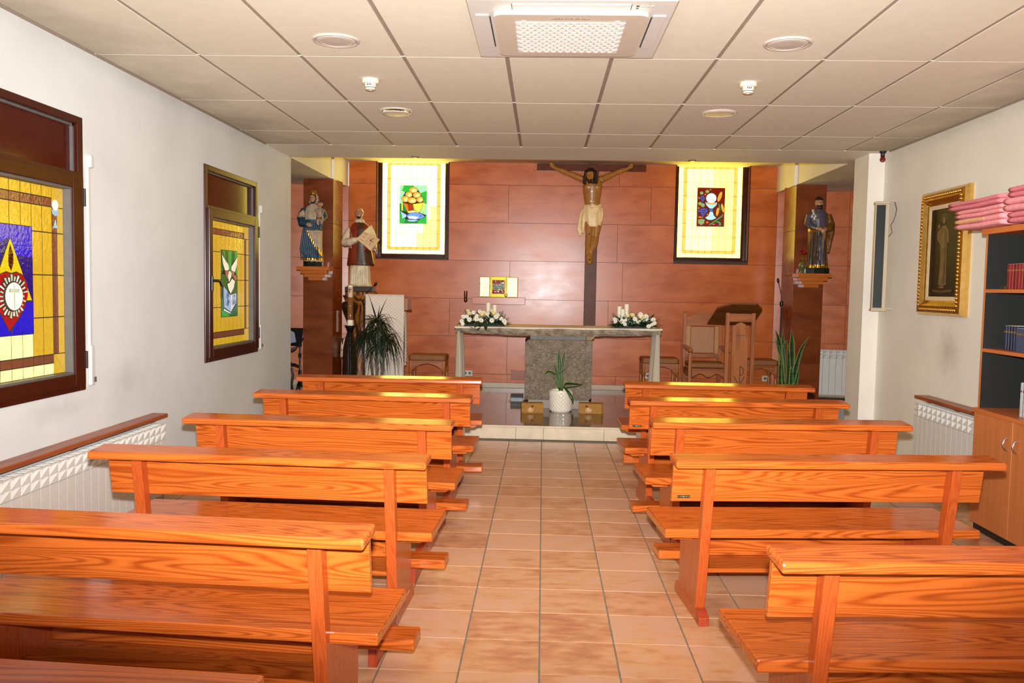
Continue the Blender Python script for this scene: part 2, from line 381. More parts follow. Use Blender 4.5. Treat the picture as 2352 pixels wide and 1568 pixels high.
# ------------------------------------------------------------------ back wall of veneer panels around two window openings
BW = [(-2.251, -1.274, 1.848), (1.716, 2.690, 1.876)]       # window openings: x0, x1, z0 (they run up to the raised ceiling)
m = MB(); T0, T1 = YB + .012, YB + .17
m.box(-2.62, BW[0][0], T0, T1, 0, ZR).box(BW[0][1], BW[1][0], T0, T1, 0, ZR).box(BW[1][1], 3.05, T0, T1, 0, ZR)
for b in BW: m.box(b[0], b[1], T0, T1, 0, b[2])
backing = struct(m.build('wall_back', SEAM))
ZROWS = [.205, .318, .822, 1.325, 1.836, 2.338, 2.836, ZR]
SEAMS = [[-.46, .99, 2.35], [-1.9, -.47, 1.85], [-1.25, .87, 2.5], [-.45, 1.05], [-2.0, .97], [-.48, 1.4], [-1.7, .975]]
G = .0022
for k in range(7):
    z0, z1 = ZROWS[k], ZROWS[k+1]
    ed = [-2.62] + SEAMS[k] + [3.05]
    iv = list(zip(ed, ed[1:]))
    if k >= 4:
        out = []
        for a, b in iv:
            segs = [(a, b)]
            for w0, w1, _ in BW:
                ns = []
                for p, q in segs:
                    if q <= w0 or p >= w1: ns.append((p, q)); continue
                    if p < w0: ns.append((p, w0))
                    if q > w1: ns.append((w1, q))
                segs = ns
            out += segs
        iv = out
    for a, b in iv:
        if b - a < .03: continue
        MB().box(a + G, b - G, YB, YB + .012, z0 + G, z1 - G).build('wall_panel', PANEL, backing)
struct(MB().box(-2.62, 3.05, YB - .014, YB + .01, ZP, .205).build('baseboard_back', BASEB, bevel=.004))
# the two splayed panelled walls of the aisles
def splay(name, x0, sgn, length, ang=10.5):
    M = Matrix.Translation((x0, YB, 0)) @ Matrix.Rotation(-sgn*R_(ang), 4, 'Z')
    c = struct(MB().box(0, sgn*length, .012, .12, 0, ZC).xf(M).build(name, SEAM)) if sgn > 0 else struct(MB().box(-length, 0, .012, .12, 0, ZC).xf(M).build(name, SEAM))
    zr = [.205, .32, .822, 1.325, 1.836, 2.338, ZC]
    for k in range(6):
        for a, b in ((0, .9), (.9, length)):
            xa, xb = (a + G, b - G) if sgn > 0 else (-b + G, -a - G)
            MB().box(xa, xb, 0, .012, zr[k] + G, zr[k+1] - G).xf(M).build('wall_panel', PANEL, c)
    b0 = MB().box(0, length, -.014, .01, ZP, .205) if sgn > 0 else MB().box(-length, 0, -.014, .01, ZP, .205)
    b0.xf(M).build('baseboard_strip', BASEB, c)
splay('wall_back_left', -2.62, -1, 1.75); splay('wall_back_right', 3.05, 1, 1.6)
# two pilasters clad in darker panels, white box above each
def pillar(name, x0, x1, y0, inner):
    y1 = 11.0; tl = .034
    c = struct(MB().box(x0 + .012, x1 - .012, y0 + .012, y1 - .005, ZP, ZC).build(name, SEAM))
    zz = [ZP, .61, 1.156, 1.69, 2.24, ZC]
    for a, b in zip(zz, zz[1:]):
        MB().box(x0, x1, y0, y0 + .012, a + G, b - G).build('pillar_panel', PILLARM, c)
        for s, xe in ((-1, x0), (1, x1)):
            t_ = tl if s == inner else 0.0          # inner face angled on purpose to catch the window's yellow reflection
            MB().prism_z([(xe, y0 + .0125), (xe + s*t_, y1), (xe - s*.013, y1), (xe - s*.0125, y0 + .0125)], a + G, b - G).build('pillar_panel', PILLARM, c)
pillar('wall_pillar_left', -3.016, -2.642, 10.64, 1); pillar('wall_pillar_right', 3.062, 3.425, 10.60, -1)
struct(MB().box(-2.72, -2.632, 10.66, YB, ZC - .012, ZR).build('trim_2', WHITE))
struct(MB().box(3.035, 3.10, 10.62, YB, ZC - .012, ZR).build('trim_3', WHITE))
# ------------------------------------------------------------------ stained glass
LEAD = plain('lead_came', (58, 44, 26), .6)
def glass(name, c, e, rough=.12):
    """coloured cathedral glass with daylight behind it"""
    if name in MATS: return MATS[name]
    t = NT(name).P(rough, 0, .6)
    v = t.mapping((1,1,1), 20); nz = t.node('ShaderNodeTexNoise'); nz.inputs['Scale'].default_value = 45; nz.inputs['Detail'].default_value = 2; t.L(v, nz.inputs['Vector'])
    col = srgb(*c); d = tuple(x*.82 for x in col[:3]) + (1,)
    cr = t.ramp(nz.outputs[0], [(.35, d), (.65, col)])
    t.L(cr, t.b.inputs['Emission Color']); t.b.inputs['Emission Strength'].default_value = e
    t.b.inputs['Base Color'].default_value = tuple(x*.35 for x in col[:3]) + (1,)
    t.bump(nz.outputs[0], .25, .004)
    MATS[name] = t.m; return t.m
class Win:
    """flat leaded panel in a plane: u to the right, v up, w towards the room"""
    def __init__(s, to): s.to = to
    def piece(s, name, pts, w0, w1, mat, parent):
        to = s.to
        return MB().prism(pts, lambda u, v: to(u, v, w0), lambda u, v: to(u, v, w1)).build(name, mat, parent)
    def rect(s, name, u0, u1, v0, v1, w0, w1, mat, parent, bevel=0):
        to = s.to
        return MB().prism([(u0,v0),(u1,v0),(u1,v1),(u0,v1)], lambda u, v: to(u, v, w0), lambda u, v: to(u, v, w1)).build(name, mat, parent, bevel=bevel)
def ell(cx, cy, rx, ry, n=20, rot=0.0):
    c, s = math.cos(R_(rot)), math.sin(R_(rot))
    return [(cx + rx*math.cos(a)*c - ry*math.sin(a)*s, cy + rx*math.cos(a)*s + ry*math.sin(a)*c) for a in [2*math.pi*i/n for i in range(n)]]
def shrink(pts, d):
    cx = sum(p[0] for p in pts)/len(pts); cy = sum(p[1] for p in pts)/len(pts)
    out = []
    for x, y in pts:
        L = math.hypot(x - cx, y - cy) or 1; k = max(0.2, (L - d)/L); out.append((cx + (x - cx)*k, cy + (y - cy)*k))
    return out
E_B = 3.6
GY_A = glass('pale_yellow_glass', (255, 233, 112), 9.0); GY_B = glass('dimmer_lit_yellow_glass', (255, 228, 76), 6.5); GY_O = glass('amber_border_glass', (245, 150, 62), 2.6)
def ga(name, c, e=.9): return glass(name, c, e)
def art(W, base, u0, v0, wd, ht, items, w, parent):
    """picture panel: dark lead sheet with coloured pieces; items = (points in 0..1, material)"""
    W.rect('picture_lead', u0, u0 + wd, v0, v0 + ht, w - .004, w, LEAD, parent)
    k = 0
    for pts, mat, nm in items:
        P = [(u0 + x*wd, v0 + y*ht) for x, y in pts]
        lay = w + .0005 + .0005*k; k += 1
        W.piece('lead_outline', shrink(P, -.0028) if k > base else P, w - .001, lay, LEAD, parent)
        W.piece(nm, shrink(P, .0022), w - .001, lay + .0008, mat, parent)
def npx(x0, x1, y0, y1):
    return lambda pts: [((x - x0)/(x1 - x0), 1 - (y - y0)/(y1 - y0)) for x, y in pts]

def back_window(name, X0, X1, Z0, gx0, gx1, gz0, mat_hi, mat_lo, A, items, base, lo_rule):
    root = sempty(name)
    GYp = YB + .15; ZT = ZR + .045
    MB().box(X0, X0 + .012, YB - .004, GYp + .02, Z0, ZR).build('window_reveal', FRAME_BR, root)
    MB().box(X1 - .012, X1, YB - .004, GYp + .02, Z0, ZR).build('window_reveal', FRAME_BR, root)
    MB().box(X0, X1, YB - .004, GYp + .02, Z0, Z0 + .012).build('window_reveal', FRAME_BR, root)
    MB().box(X0 + .012, gx0, GYp - .02, GYp + .02, Z0 + .012, ZR + .05).build('window_frame', FRAME_BR, root, bevel=.004)
    MB().box(gx1, X1 - .012, GYp - .02, GYp + .02, Z0 + .012, ZR + .05).build('window_frame', FRAME_BR, root, bevel=.004)
    MB().box(gx0, gx1, GYp - .02, GYp + .02, Z0 + .012, gz0).build('window_frame', FRAME_BR, root, bevel=.004)
    W = Win(lambda u, v, w: (gx0 + u, GYp - w, gz0 + v))
    wd = gx1 - gx0; ht = ZT - gz0
    W.rect('lead_sheet', 0, wd, 0, ht, -.012, -.004, LEAD, root)
    g = .0026; mo, mb = .066, .042
    us = [mo + mb + i*(wd - 2*mo - 2*mb)/7 for i in range(8)]
    vb0, vb1 = .056, .092; vt1 = ht - .030; vt0 = vt1 - .036
    vv = [vb1 + i*(vt0 - vb1)/6 for i in range(7)]
    a0, a1, b0, b1 = A[0] - gx0, A[1] - gx0, A[2] - gz0, A[3] - gz0
    def pane(u0, u1, v0, v1, mat, nm='glass_pane'):
        if u1 - u0 < .012 or v1 - v0 < .012: return
        W.rect(nm, u0 + g, u1 - g, v0 + g, v1 - g, -.004, 0, mat, root)
    def cut(u0, u1, v0, v1, mat):
        # the panes behind the picture panel are cut around it
        if u1 <= a0 or u0 >= a1 or v1 <= b0 or v0 >= b1: pane(u0, u1, v0, v1, mat); return
        if u0 < a0: pane(u0, a0, v0, v1, mat)
        if u1 > a1: pane(a1, u1, v0, v1, mat)
        c0, c1 = max(u0, a0), min(u1, a1)
        if v0 < b0: pane(c0, c1, v0, b0, mat)
        if v1 > b1: pane(c0, c1, b1, v1, mat)
    for i in range(7):
        for j in range(6):
            cut(us[i], us[i+1], vv[j], vv[j+1], mat_lo if lo_rule(i, j) else mat_hi)  # dimmer daylight on some panes is put into their glass colour
        pane(us[i], us[i+1], vb0, vb1, GY_O, 'border_pane'); pane(us[i], us[i+1], vt0, vt1, GY_O, 'border_pane')
        pane(us[i], us[i+1], 0, vb0, mat_hi); 
    for j in range(6):
        for (p, q) in ((0, mo), (wd - mo, wd)): pane(p, q, vv[j], vv[j+1], mat_hi)
        for (p, q) in ((mo, mo + mb), (wd - mo - mb, wd - mo)): pane(p, q, vv[j], vv[j+1], GY_O, 'border_pane')
    # mitred corners
    W.piece('glass_pane', shrink([(0, 0), (us[0], 0), (us[0], vb0), (mo, vb0)], g), -.004, 0, mat_hi, root)
    W.piece('glass_pane', shrink([(0, 0), (mo, vb0), (mo, vb1), (0, vb1)], g), -.004, 0, mat_hi, root)
    W.piece('glass_pane', shrink([(wd, 0), (us[7], 0), (us[7], vb0), (wd - mo, vb0)], g), -.004, 0, mat_hi, root)
    W.piece('glass_pane', shrink([(wd, 0), (wd - mo, vb0), (wd - mo, vb1), (wd, vb1)], g), -.004, 0, mat_hi, root)
    for (p, q) in ((mo, us[0]), (us[7], wd - mo)):
        W.piece('border_pane', shrink([(p, vb0), (q, vb0), (q, vb1), (p, vb1)], g), -.004, 0, GY_O, root)
        W.piece('border_pane', shrink([(p, vt0), (q, vt0), (q, vt1), (p, vt1)], g), -.004, 0, GY_O, root)
    for (p, q) in ((0, mo), (wd - mo, wd)): pane(p, q, vt0, ht, mat_hi)
    pane(mo, wd - mo, vt1, ht, mat_hi)
    art(W, base, a0, b0, a1 - a0, b1 - b0, items, .001, root)
    return root

g1 = ga('green_glass', (40, 190, 60), 1.0); g2 = ga('mint_glass', (150, 235, 170), 1.3); g3 = ga('emerald_glass', (25, 150, 60), .8)
lf = ga('bread_glass', (255, 170, 70), 1.25); lf2 = ga('bread_light_glass', (255, 214, 130), 1.4); bo = ga('orange_basket_glass', (235, 130, 25), 1.0); bd = ga('brown_basket_glass', (190, 70, 10), .7); by = ga('yellow_basket_glass', (255, 215, 70), 1.4)
fb = ga('blue_fish_glass', (110, 160, 240), 1.1); fw = ga('white_fish_glass', (215, 235, 245), 1.4); fp = ga('pale_blue_glass', (160, 205, 245), 1.2); wh = ga('white_glass', (255, 255, 250), 2.2)
T = npx(370, 748, 415, 962)
bread = [(T([(370,415),(430,415),(405,490),(370,470)]), g2, 'glass_piece'), (T([(430,415),(560,415),(560,450),(500,520),(450,510),(405,490)]), g1, 'glass_piece'), (T([(560,415),(748,415),(748,490),(660,530),(620,470),(560,450)]), g2, 'glass_piece'),
    (T([(748,490),(748,675),(700,660),(660,530)]), g1, 'glass_piece'), (T([(370,470),(405,490),(450,510),(400,600),(370,570)]), g2, 'glass_piece'), (T([(370,570),(400,600),(425,670),(370,680)]), g2, 'glass_piece'),
    (T([(370,680),(425,670),(480,790),(370,790)]), g3, 'glass_piece'), (T([(748,675),(748,840),(640,800),(700,660)]), g2, 'glass_piece'), (T([(370,790),(400,840),(460,905),(440,962),(370,962)]), g1, 'glass_piece'),
    (T([(460,905),(620,925),(625,962),(440,962)]), g3, 'glass_piece'), (T([(620,925),(725,858),(748,840),(748,962),(625,962)]), g1, 'glass_piece')]
nb = len(bread)
for c in ((560,482,62,44),(498,548,50,44),(610,552,56,44),(452,612,50,46),(655,615,48,44),(545,630,64,44)):
    bread += [(T(ell(*c)), lf, 'loaf_piece'), (T(ell(c[0]+10, c[1]+6, c[2]*.62, c[3]*.58)), lf2, 'loaf_piece')]
bread += [(T([(422,668),(480,680),(500,790),(478,800)]), bo, 'basket_piece'), (T([(480,680),(556,684),(572,690),(572,782),(500,790)]), bd, 'basket_piece'), (T([(556,684),(700,660),(690,700),(655,800),(575,770)]), by, 'basket_piece'),
    (T([(395,660),(416,660),(418,780),(400,780)]), by, 'basket_handle'), (T([(698,660),(720,660),(714,795),(694,795)]), by, 'basket_handle'),
    (T([(480,790),(560,770),(660,802),(590,806),(490,812)]), lf2, 'fish_fin'), (T([(380,785),(470,838),(466,872),(408,900),(402,840)]), fp, 'fish_tail'),
    (T([(470,850),(520,812),(600,800),(680,820),(727,858),(680,890),(600,905),(500,895)]), fb, 'fish_body'), (T([(480,862),(560,850),(640,870),(610,900),(505,893)]), fw, 'fish_belly'), (T(ell(668,852,7,6,10)), LEAD, 'fish_eye'),
    (T([(475,908),(600,908),(640,915),(580,936),(500,932)]), fp, 'fish_fin')]
back_window('window_3', -2.251, -1.274, 1.848, -2.194, -1.345, 1.914, GY_A, GY_B, (-1.961, -1.594, 2.322, 2.832), bread, nb, lambda i, j: i + (5 - j) > 8)

rd = ga('dark_red_glass', (150, 30, 12), .45); hs = wh; cb = ga('chalice_glass', (170, 225, 245), 1.3); cb2 = ga('chalice_blue_glass', (60, 140, 220), .8)
gp = ga('grape_glass', (95, 95, 215), .75); lv = ga('leaf_glass', (165, 190, 120), .7); wt = ga('wheat_glass', (250, 165, 55), 1.0); sg = ga('stalk_green_glass', (60, 180, 90), .8); sc = ga('scroll_glass', (255, 120, 20), .9)
T = npx(375, 762, 470, 1028)
chal = [(T([(375,470),(570,470),(570,700),(375,690)]), rd, 'glass_piece'), (T([(570,470),(762,470),(762,700),(570,700)]), rd, 'glass_piece'), (T([(375,690),(570,700),(570,1028),(375,1028)]), rd, 'glass_piece'), (T([(570,700),(762,700),(762,1028),(570,1028)]), rd, 'glass_piece')]
chal += [(T(ell(432,548,28,26,9)), lv, 'vine_leaf'), (T(ell(512,525,30,26,8)), lv, 'vine_leaf'), (T(ell(415,700,30,28,9)), lv, 'vine_leaf'), (T(ell(455,722,32,32,8)), lv, 'vine_leaf'), (T([(390,930),(440,918),(490,930),(480,985),(440,1012),(395,985)]), lv, 'vine_leaf')]
for gx, gy in ((428,605),(452,600),(470,620),(430,628),(455,640),(448,660)): chal.append((T(ell(gx, gy, 15, 15, 10)), gp, 'grape'))
for gx, gy in ((405,805),(435,785),(465,780),(495,785),(510,805),(430,815),(460,812),(488,825),(445,845),(470,850),(455,880)): chal.append((T(ell(gx, gy, 17, 17, 10)), gp, 'grape'))
chal += [(T(ell(550,498,14,12,8)), sc, 'scroll'), (T(ell(482,570,12,18,8)), sc, 'scroll'), (T(ell(396,620,10,22,8,-25)), sc, 'scroll'), (T(ell(396,765,10,22,8)), sc, 'scroll'), (T([(385,890),(420,880),(470,910),(400,905)]), sc, 'scroll'), (T(ell(520,970,22,16,8)), sc, 'scroll'), (T(ell(608,996,26,9,8)), sc, 'scroll'), (T(ell(520,855,14,16,8)), sc, 'scroll'),
    (T(ell(686,598,26,78,14,18)), wt, 'wheat_ear'), (T(ell(730,762,20,68,14,-14)), wt, 'wheat_ear'), (T(ell(660,815,22,64,14,8)), wt, 'wheat_ear'),
    (T([(668,690),(690,720),(700,800),(690,800),(672,730)]), sg, 'stalk'), (T([(540,1005),(640,930),(720,870),(748,840),(735,880),(660,940),(555,1012)]), sg, 'stalk'), (T([(630,955),(680,950),(715,975),(715,1010),(690,1020),(695,985),(670,968)]), sg, 'stalk'),
    (T([(482,684),(656,684),(640,722),(592,772),(550,772),(505,730)]), cb, 'chalice_bowl'), (T(ell(570,700,84,14,16)), wt, 'chalice_rim'), (T(ell(566,622,72,72,28)), hs, 'host_disc'), (T(ell(570,796,30,17,12)), cb2, 'chalice_knob'),
    (T([(550,815),(592,815),(610,870),(645,905),(590,935),(530,935),(486,905),(532,870)]), cb, 'chalice_foot')]
GY_C = glass('golden_yellow_glass', (255, 230, 88), 8.0)
back_window('window_4', 1.716, 2.690, 1.876, 1.778, 2.618, 1.928, GY_C, GY_B, (2.03, 2.395, 2.342, 2.855), chal, 4, lambda i, j: i >= 4)

# ---- the two casements in the left wall
GL_A = glass('dim_yellow_glass', (224, 178, 46), .70, .10); GL_B = glass('bright_yellow_glass', (255, 236, 140), 1.7, .10); GL_R = glass('rose_border_glass', (150, 84, 58), .42, .10)
HANDLE = plain('black_handle', (22, 20, 20), .35); PVC = plain('white_plastic', (204, 201, 194), .4, var=.03)
BROWN_P = plain('brown_blind_panel', (70, 22, 12), .10, spec=.25, var=.12)
SEAL = plain('grey_seal', (96, 92, 90), .5)
def left_window(name, Y0, items, base, bright):
    root = sempty(name)
    W = Win(lambda u, v, w: (XL + w, Y0 + u, WIN_Z0 + v)); WD, HT = 1.24, WIN_Z1 - WIN_Z0
    f = .055
    def fr(u0, u1, v0, v1, w0, w1, nm, mat=FRAME_BR): W.rect(nm, u0, u1, v0, v1, w0, w1, mat, root, bevel=.005)
    # fixed outer frame
    fr(0, f, 0, HT, -.09, .012, 'window_frame'); fr(WD - f, WD, 0, HT, -.09, .012, 'window_frame'); fr(f, WD - f, 0, .05, -.09, .012, 'window_frame'); fr(f, WD - f, HT - .045, HT, -.09, .012, 'window_frame')
    # blind box panel above
    W.rect('blind_panel', f, WD - f, 1.25, HT - .045, -.055, -.03, BROWN_P, root)
    W.rect('panel_bead', f, f + .012, 1.25, HT - .045, -.03, -.012, SEAL, root); W.rect('panel_bead', WD - f - .012, WD - f, 1.25, HT - .045, -.03, -.012, SEAL, root)
    W.rect('panel_bead', f, WD - f, HT - .057, HT - .045, -.03, -.012, SEAL, root)
    fr(f, WD - f, 1.205, 1.25, -.09, .016, 'transom')
    # opening sash
    s0, s1, t0, t1 = .035, WD - .035, .035, 1.225
    gu0, gu1, gv0, gv1 = .12, 1.088, .117, 1.143
    for (a, b, c, d) in ((s0, gu0 - .012, t0, t1), (gu1 + .012, s1, t0, t1), (gu0 - .012, gu1 + .012, t0, gv0 - .012), (gu0 - .012, gu1 + .012, gv1 + .012, t1)):
        fr(a, b, c, d, -.05, .032, 'sash')
    for (a, b, c, d) in ((gu0 - .012, gu0, gv0, gv1), (gu1, gu1 + .012, gv0, gv1), (gu0 - .012, gu1 + .012, gv0 - .012, gv0), (gu0 - .012, gu1 + .012, gv1, gv1 + .012)):
        W.rect('glazing_bead', a, b, c, d, -.04, .020, SEAL, root)
    wd, ht = gu1 - gu0, gv1 - gv0; g = .003
    W.rect('lead_sheet', gu0, gu1, gv0, gv1, -.034, -.026, LEAD, root)
    V = Win(lambda u, v, w: (XL - .026 + w, Y0 + gu0 + u, WIN_Z0 + gv0 + v))
    a0, a1, b0, b1 = wd/2 - .187, wd/2 + .187, .233, .795
    mo, mb = .062, .048
    us = [mo + mb + i*(wd - 2*mo - 2*mb)/8 for i in range(9)]; vv = [mo + mb] + [.18 + .235*i for i in range(0, 4)] + [ht - mo - mb]
    vv = [mo + mb, .315, .545, .775, ht - mo - mb]
    def pane(u0, u1, v0, v1, mat, nm='glass_pane'):
        if u1 - u0 < .012 or v1 - v0 < .012: return
        V.rect(nm, u0 + g, u1 - g, v0 + g, v1 - g, -.004, .001, mat, root)
    def cut(u0, u1, v0, v1, mat):
        if u1 <= a0 or u0 >= a1 or v1 <= b0 or v0 >= b1: pane(u0, u1, v0, v1, mat); return
        if u0 < a0: pane(u0, a0, v0, v1, mat)
        if u1 > a1: pane(a1, u1, v0, v1, mat)
        c0, c1 = max(u0, a0), min(u1, a1)
        if v0 < b0: pane(c0, c1, v0, b0, mat)
        if v1 > b1: pane(c0, c1, b1, v1, mat)
    for i in range(8):
        for j in range(4): cut(us[i], us[i+1], vv[j], vv[j+1], GL_B if (bright and j == 0 and i < 6) else GL_A)  # stronger daylight along the bottom row is put into the glass colour
        pane(us[i], us[i+1], mo, mo + mb, GL_R, 'border_pane'); pane(us[i], us[i+1], ht - mo - mb, ht - mo, GL_R, 'border_pane')
        pane(us[i], us[i+1], 0, mo, GL_B if bright else GL_A); pane(us[i], us[i+1], ht - mo, ht, GL_A)
    for j in range(4):
        for (p, q, mt) in ((0, mo, GL_A), (wd - mo, wd, GL_A), (mo, mo + mb, GL_R), (wd - mo - mb, wd - mo, GL_R)): pane(p, q, vv[j], vv[j+1], mt)
    for (p, q) in ((0, mo + mb), (wd - mo - mb, wd)):
        for (r, s) in ((0, mo + mb), (ht - mo - mb, ht)):
            co = (p if p == 0 else q, r if r == 0 else s); ci = (q if p == 0 else p, s if r == 0 else r)
            V.piece('glass_pane', shrink([co, (ci[0], co[1]), ci], g), -.004, .001, GL_A, root)
            V.piece('glass_pane', shrink([co, ci, (co[0], ci[1])], g), -.004, .001, GL_A, root)
    art(V, base, a0, b0, a1 - a0, b1 - b0, items, .002, root)
    # handle and hinges
    h = MB(); h.box(XL + .032, XL + .045, Y0 + .055, Y0 + .085, 1.41, 1.53); h.build('handle_plate', HANDLE, root, bevel=.004)
    MB().tube([(XL + .04, Y0 + .07, 1.49), (XL + .085, Y0 + .07, 1.49), (XL + .09, Y0 + .10, 1.485), (XL + .09, Y0 + .13, 1.45), (XL + .09, Y0 + .13, 1.36)], [.010, .010, .010, .009, .008], 8).build('handle', HANDLE, root, smooth=True)
    for z in (1.02, 1.95): MB().box(XL + .012, XL + .04, Y0 + WD - .040, Y0 + WD - .026, z - .05, z + .05).build('hinge', HANDLE, root, bevel=.003)
    return root, V
bl = ga('cobalt_glass', (40, 20, 215), .55); bl2 = ga('deep_blue_glass', (28, 18, 140), .4); yl = ga('lemon_glass', (235, 205, 30), .7); rr = ga('ruby_glass', (190, 16, 20), .55); dr = ga('maroon_glass', (80, 12, 10), .35); cw = ga('cream_glass', (252, 238, 222), .95); gr2 = ga('pale_green_white_glass', (205, 215, 180), .75)
T = lambda pts: [(.5 + (x - 97)/406, 1 - (y + 75)/965) for x, y in pts]
heart = [(T([(-106,-75),(90,-75),(90,40),(-106,160)]), bl, 'glass_piece'), (T([(90,-75),(300,-75),(300,205),(150,200),(90,40)]), bl, 'glass_piece'), (T([(-106,160),(90,40),(-106,560)]), bl2, 'glass_piece'), (T([(150,200),(300,205),(300,590),(285,590)]), bl2, 'glass_piece'),
    (T([(-106,560),(-106,890),(97,890),(60,600),(-90,600)]), bl, 'glass_piece'), (T([(97,890),(300,890),(300,590),(230,600),(120,700)]), bl, 'glass_piece'),
    (T([(90,50),(97,50),(285,588),(-95,588)]), yl, 'glass_piece')]
nb = len(heart)
heart += [(T([(92,90),(120,180),(120,260),(97,330),(72,280),(70,190)]), dr, 'flame_piece'),
    (T([(97,350),(140,335),(200,360),(238,430),(242,540),(215,640),(160,740),(72,850),(20,740),(-30,640),(-50,540),(-44,430),(-6,360),(55,335)]), rr, 'heart_piece')]
for k in range(26):
    a = 2*math.pi*k/26; c, s = math.cos(a), math.sin(a); px, py = -s, c
    i0, i1 = (84, 130), ((128, 190) if k % 2 else (112, 172)); cx, cy = 97, 548
    heart.append((T([(cx + c*i0[0] + px*3, cy + s*i0[1] + py*3), (cx + c*i1[0] + px*10, cy + s*i1[1] + py*10), (cx + c*i1[0]*1.04 - px*6, cy + s*i1[1]*1.04 - py*6), (cx + c*i0[0] - px*8, cy + s*i0[1] - py*8)]), gr2 if k % 3 else cw, 'ray_piece'))
heart += [(T(ell(97,548,80,125,28)), cw, 'oval_piece'), (T([(90,440),(104,440),(104,660),(90,660)]), gr2, 'cross_piece'), (T([(58,485),(136,485),(136,510),(58,510)]), gr2, 'cross_piece')]
wA, _ = left_window('window_1', W1[0], heart, nb, True)
# small chalice sticker on the upper right pane of that window
stk = plain('sticker_white', (240, 238, 230), .5); stb = plain('sticker_blue', (150, 190, 215), .4)
V = Win(lambda u, v, w: (XL - .024 + w, W1[0] + u, WIN_Z0 + v))
V.piece('sticker', ell(1.008, 1.045, .026, .030, 18), 0, .004, stk, wA)
V.piece('sticker', [(.978,1.018),(1.038,1.018),(1.032,.995),(1.008,.985),(.986,.995)], 0, .003, stb, wA); V.piece('sticker', [(1.008,.965),(1.018,.935),(1.036,.92),(.984,.92),(.998,.935)], 0, .003, stb, wA)
gA = ga('bottle_green_glass', (26, 120, 40), .5); gB = ga('leaf_green_glass', (70, 180, 70), .6); dv = ga('dove_white_glass', (250, 225, 200), .95); dv2 = ga('dove_brown_glass', (190, 130, 95), .55); pg = ga('page_blue_glass', (170, 195, 225), .7); pg2 = ga('page_pale_glass', (214, 220, 232), .8); cvr = ga('cover_glass', (95, 130, 150), .45)
T = npx(85, 410, 130, 1460)
dove = [(T([(85,130),(150,140),(200,420),(85,600)]), gA, 'glass_piece'), (T([(120,130),(150,130),(180,330),(160,330)]), gB, 'glass_piece'), (T([(150,130),(225,130),(230,540),(180,420)]), gA, 'glass_piece'), (T([(225,130),(295,130),(280,540),(230,540)]), gB, 'glass_piece'), (T([(295,130),(365,130),(330,400),(280,540)]), gA, 'glass_piece'), (T([(365,130),(410,130),(410,650),(330,500)]), gB, 'glass_piece'),
    (T([(85,600),(220,640),(230,1020),(85,850)]), gA, 'glass_piece'), (T([(270,640),(410,640),(410,1300),(270,1020)]), gA, 'glass_piece'), (T([(85,850),(230,1020),(230,1460),(85,1460)]), gB, 'glass_piece'), (T([(230,1020),(410,1000),(410,1460),(230,1460)]), gA, 'glass_piece')]
nb = len(dove)
dove += [(T([(92,225),(150,320),(215,410),(230,500),(205,540),(150,535),(110,400)]), dv, 'wing_piece'), (T([(150,540),(215,540),(226,690),(190,705),(165,640)]), dv2, 'wing_piece'), (T([(402,245),(330,360),(275,455),(275,530),(345,560),(395,400)]), dv, 'wing_piece'), (T([(275,535),(345,562),(325,650),(265,660)]), dv2, 'wing_piece'),
    (T([(222,545),(250,530),(275,580),(262,680),(228,770),(203,660)]), dv, 'body_piece'), (T(ell(242,580,12,40,10)), gr2, 'body_piece'), (T([(190,800),(235,775),(285,690),(345,740),(320,880),(255,1005),(208,900)]), dv, 'body_piece'), (T([(300,640),(360,600),(395,690),(345,735)]), dv2, 'wing_piece'),
    (T([(92,870),(125,860),(130,1280),(100,1320)]), cvr, 'book_cover'), (T([(360,1000),(400,1000),(400,1200),(360,1240)]), cvr, 'book_cover'), (T([(112,850),(247,1020),(252,1372),(122,1270)]), pg, 'book_page'), (T([(247,1020),(362,985),(356,1200),(252,1372)]), pg2, 'book_page'), (T([(112,1290),(250,1385),(250,1410),(105,1330)]), pg2, 'book_edge'), (T([(250,1385),(375,1215),(385,1240),(255,1410)]), cvr, 'book_edge')]
wB, VB = left_window('window_2', W2[0], dove, nb, False)
INK = plain('glass_ink', (70, 84, 110), .5)
for txt, px, py, sz in (('EVER', 182, 1040, .052), ('SPIRI', 184, 1190, .050), ('O M', 305, 1075, .045), ('DARA', 303, 1180, .042)):
    me = text_mesh(txt, sz, .0006); u, v = T([(px, py)])[0]
    o = link('book_lettering', me, INK, wB)
    uu = W2[0] + .12 + (.968/2 - .187) + u*.374; vv_ = WIN_Z0 + .117 + .233 + v*.562
    o.matrix_world = Matrix.Translation((XL - .026 + .0172, uu, vv_)) @ Matrix(((0,0,1,0),(1,0,0,0),(0,1.6,0,0),(0,0,0,1))) @ Matrix.Rotation(R_(-14 if px < 240 else 12), 4, 'Z') @ Matrix.Diagonal((.62, 1, 1, 1))
# blind strap guides beside both casements
for (y, lab) in ((4.925, 'white blind strap with winder box beside the heart window'), (7.935, 'white blind strap with winder box beside the dove window')):
    t = thing('blind_strap', lab, 'blind strap', (XL, y, .86), 0, 'blind straps on the left wall')
    MB().box(0, .012, -.011, .011, .2, 1.29).build('strap', PVC, t)
    MB().box(0, .022, -.020, .020, 0, .235).build('winder_box', PVC, t, bevel=.006)
    MB().box(.03, .034, -.010, .010, .02, .05).build('winder_slot', SEAL, t)
    MB().box(0, .032, -.020, .020, 1.27, 1.345).build('strap_guide', PVC, t, bevel=.009)
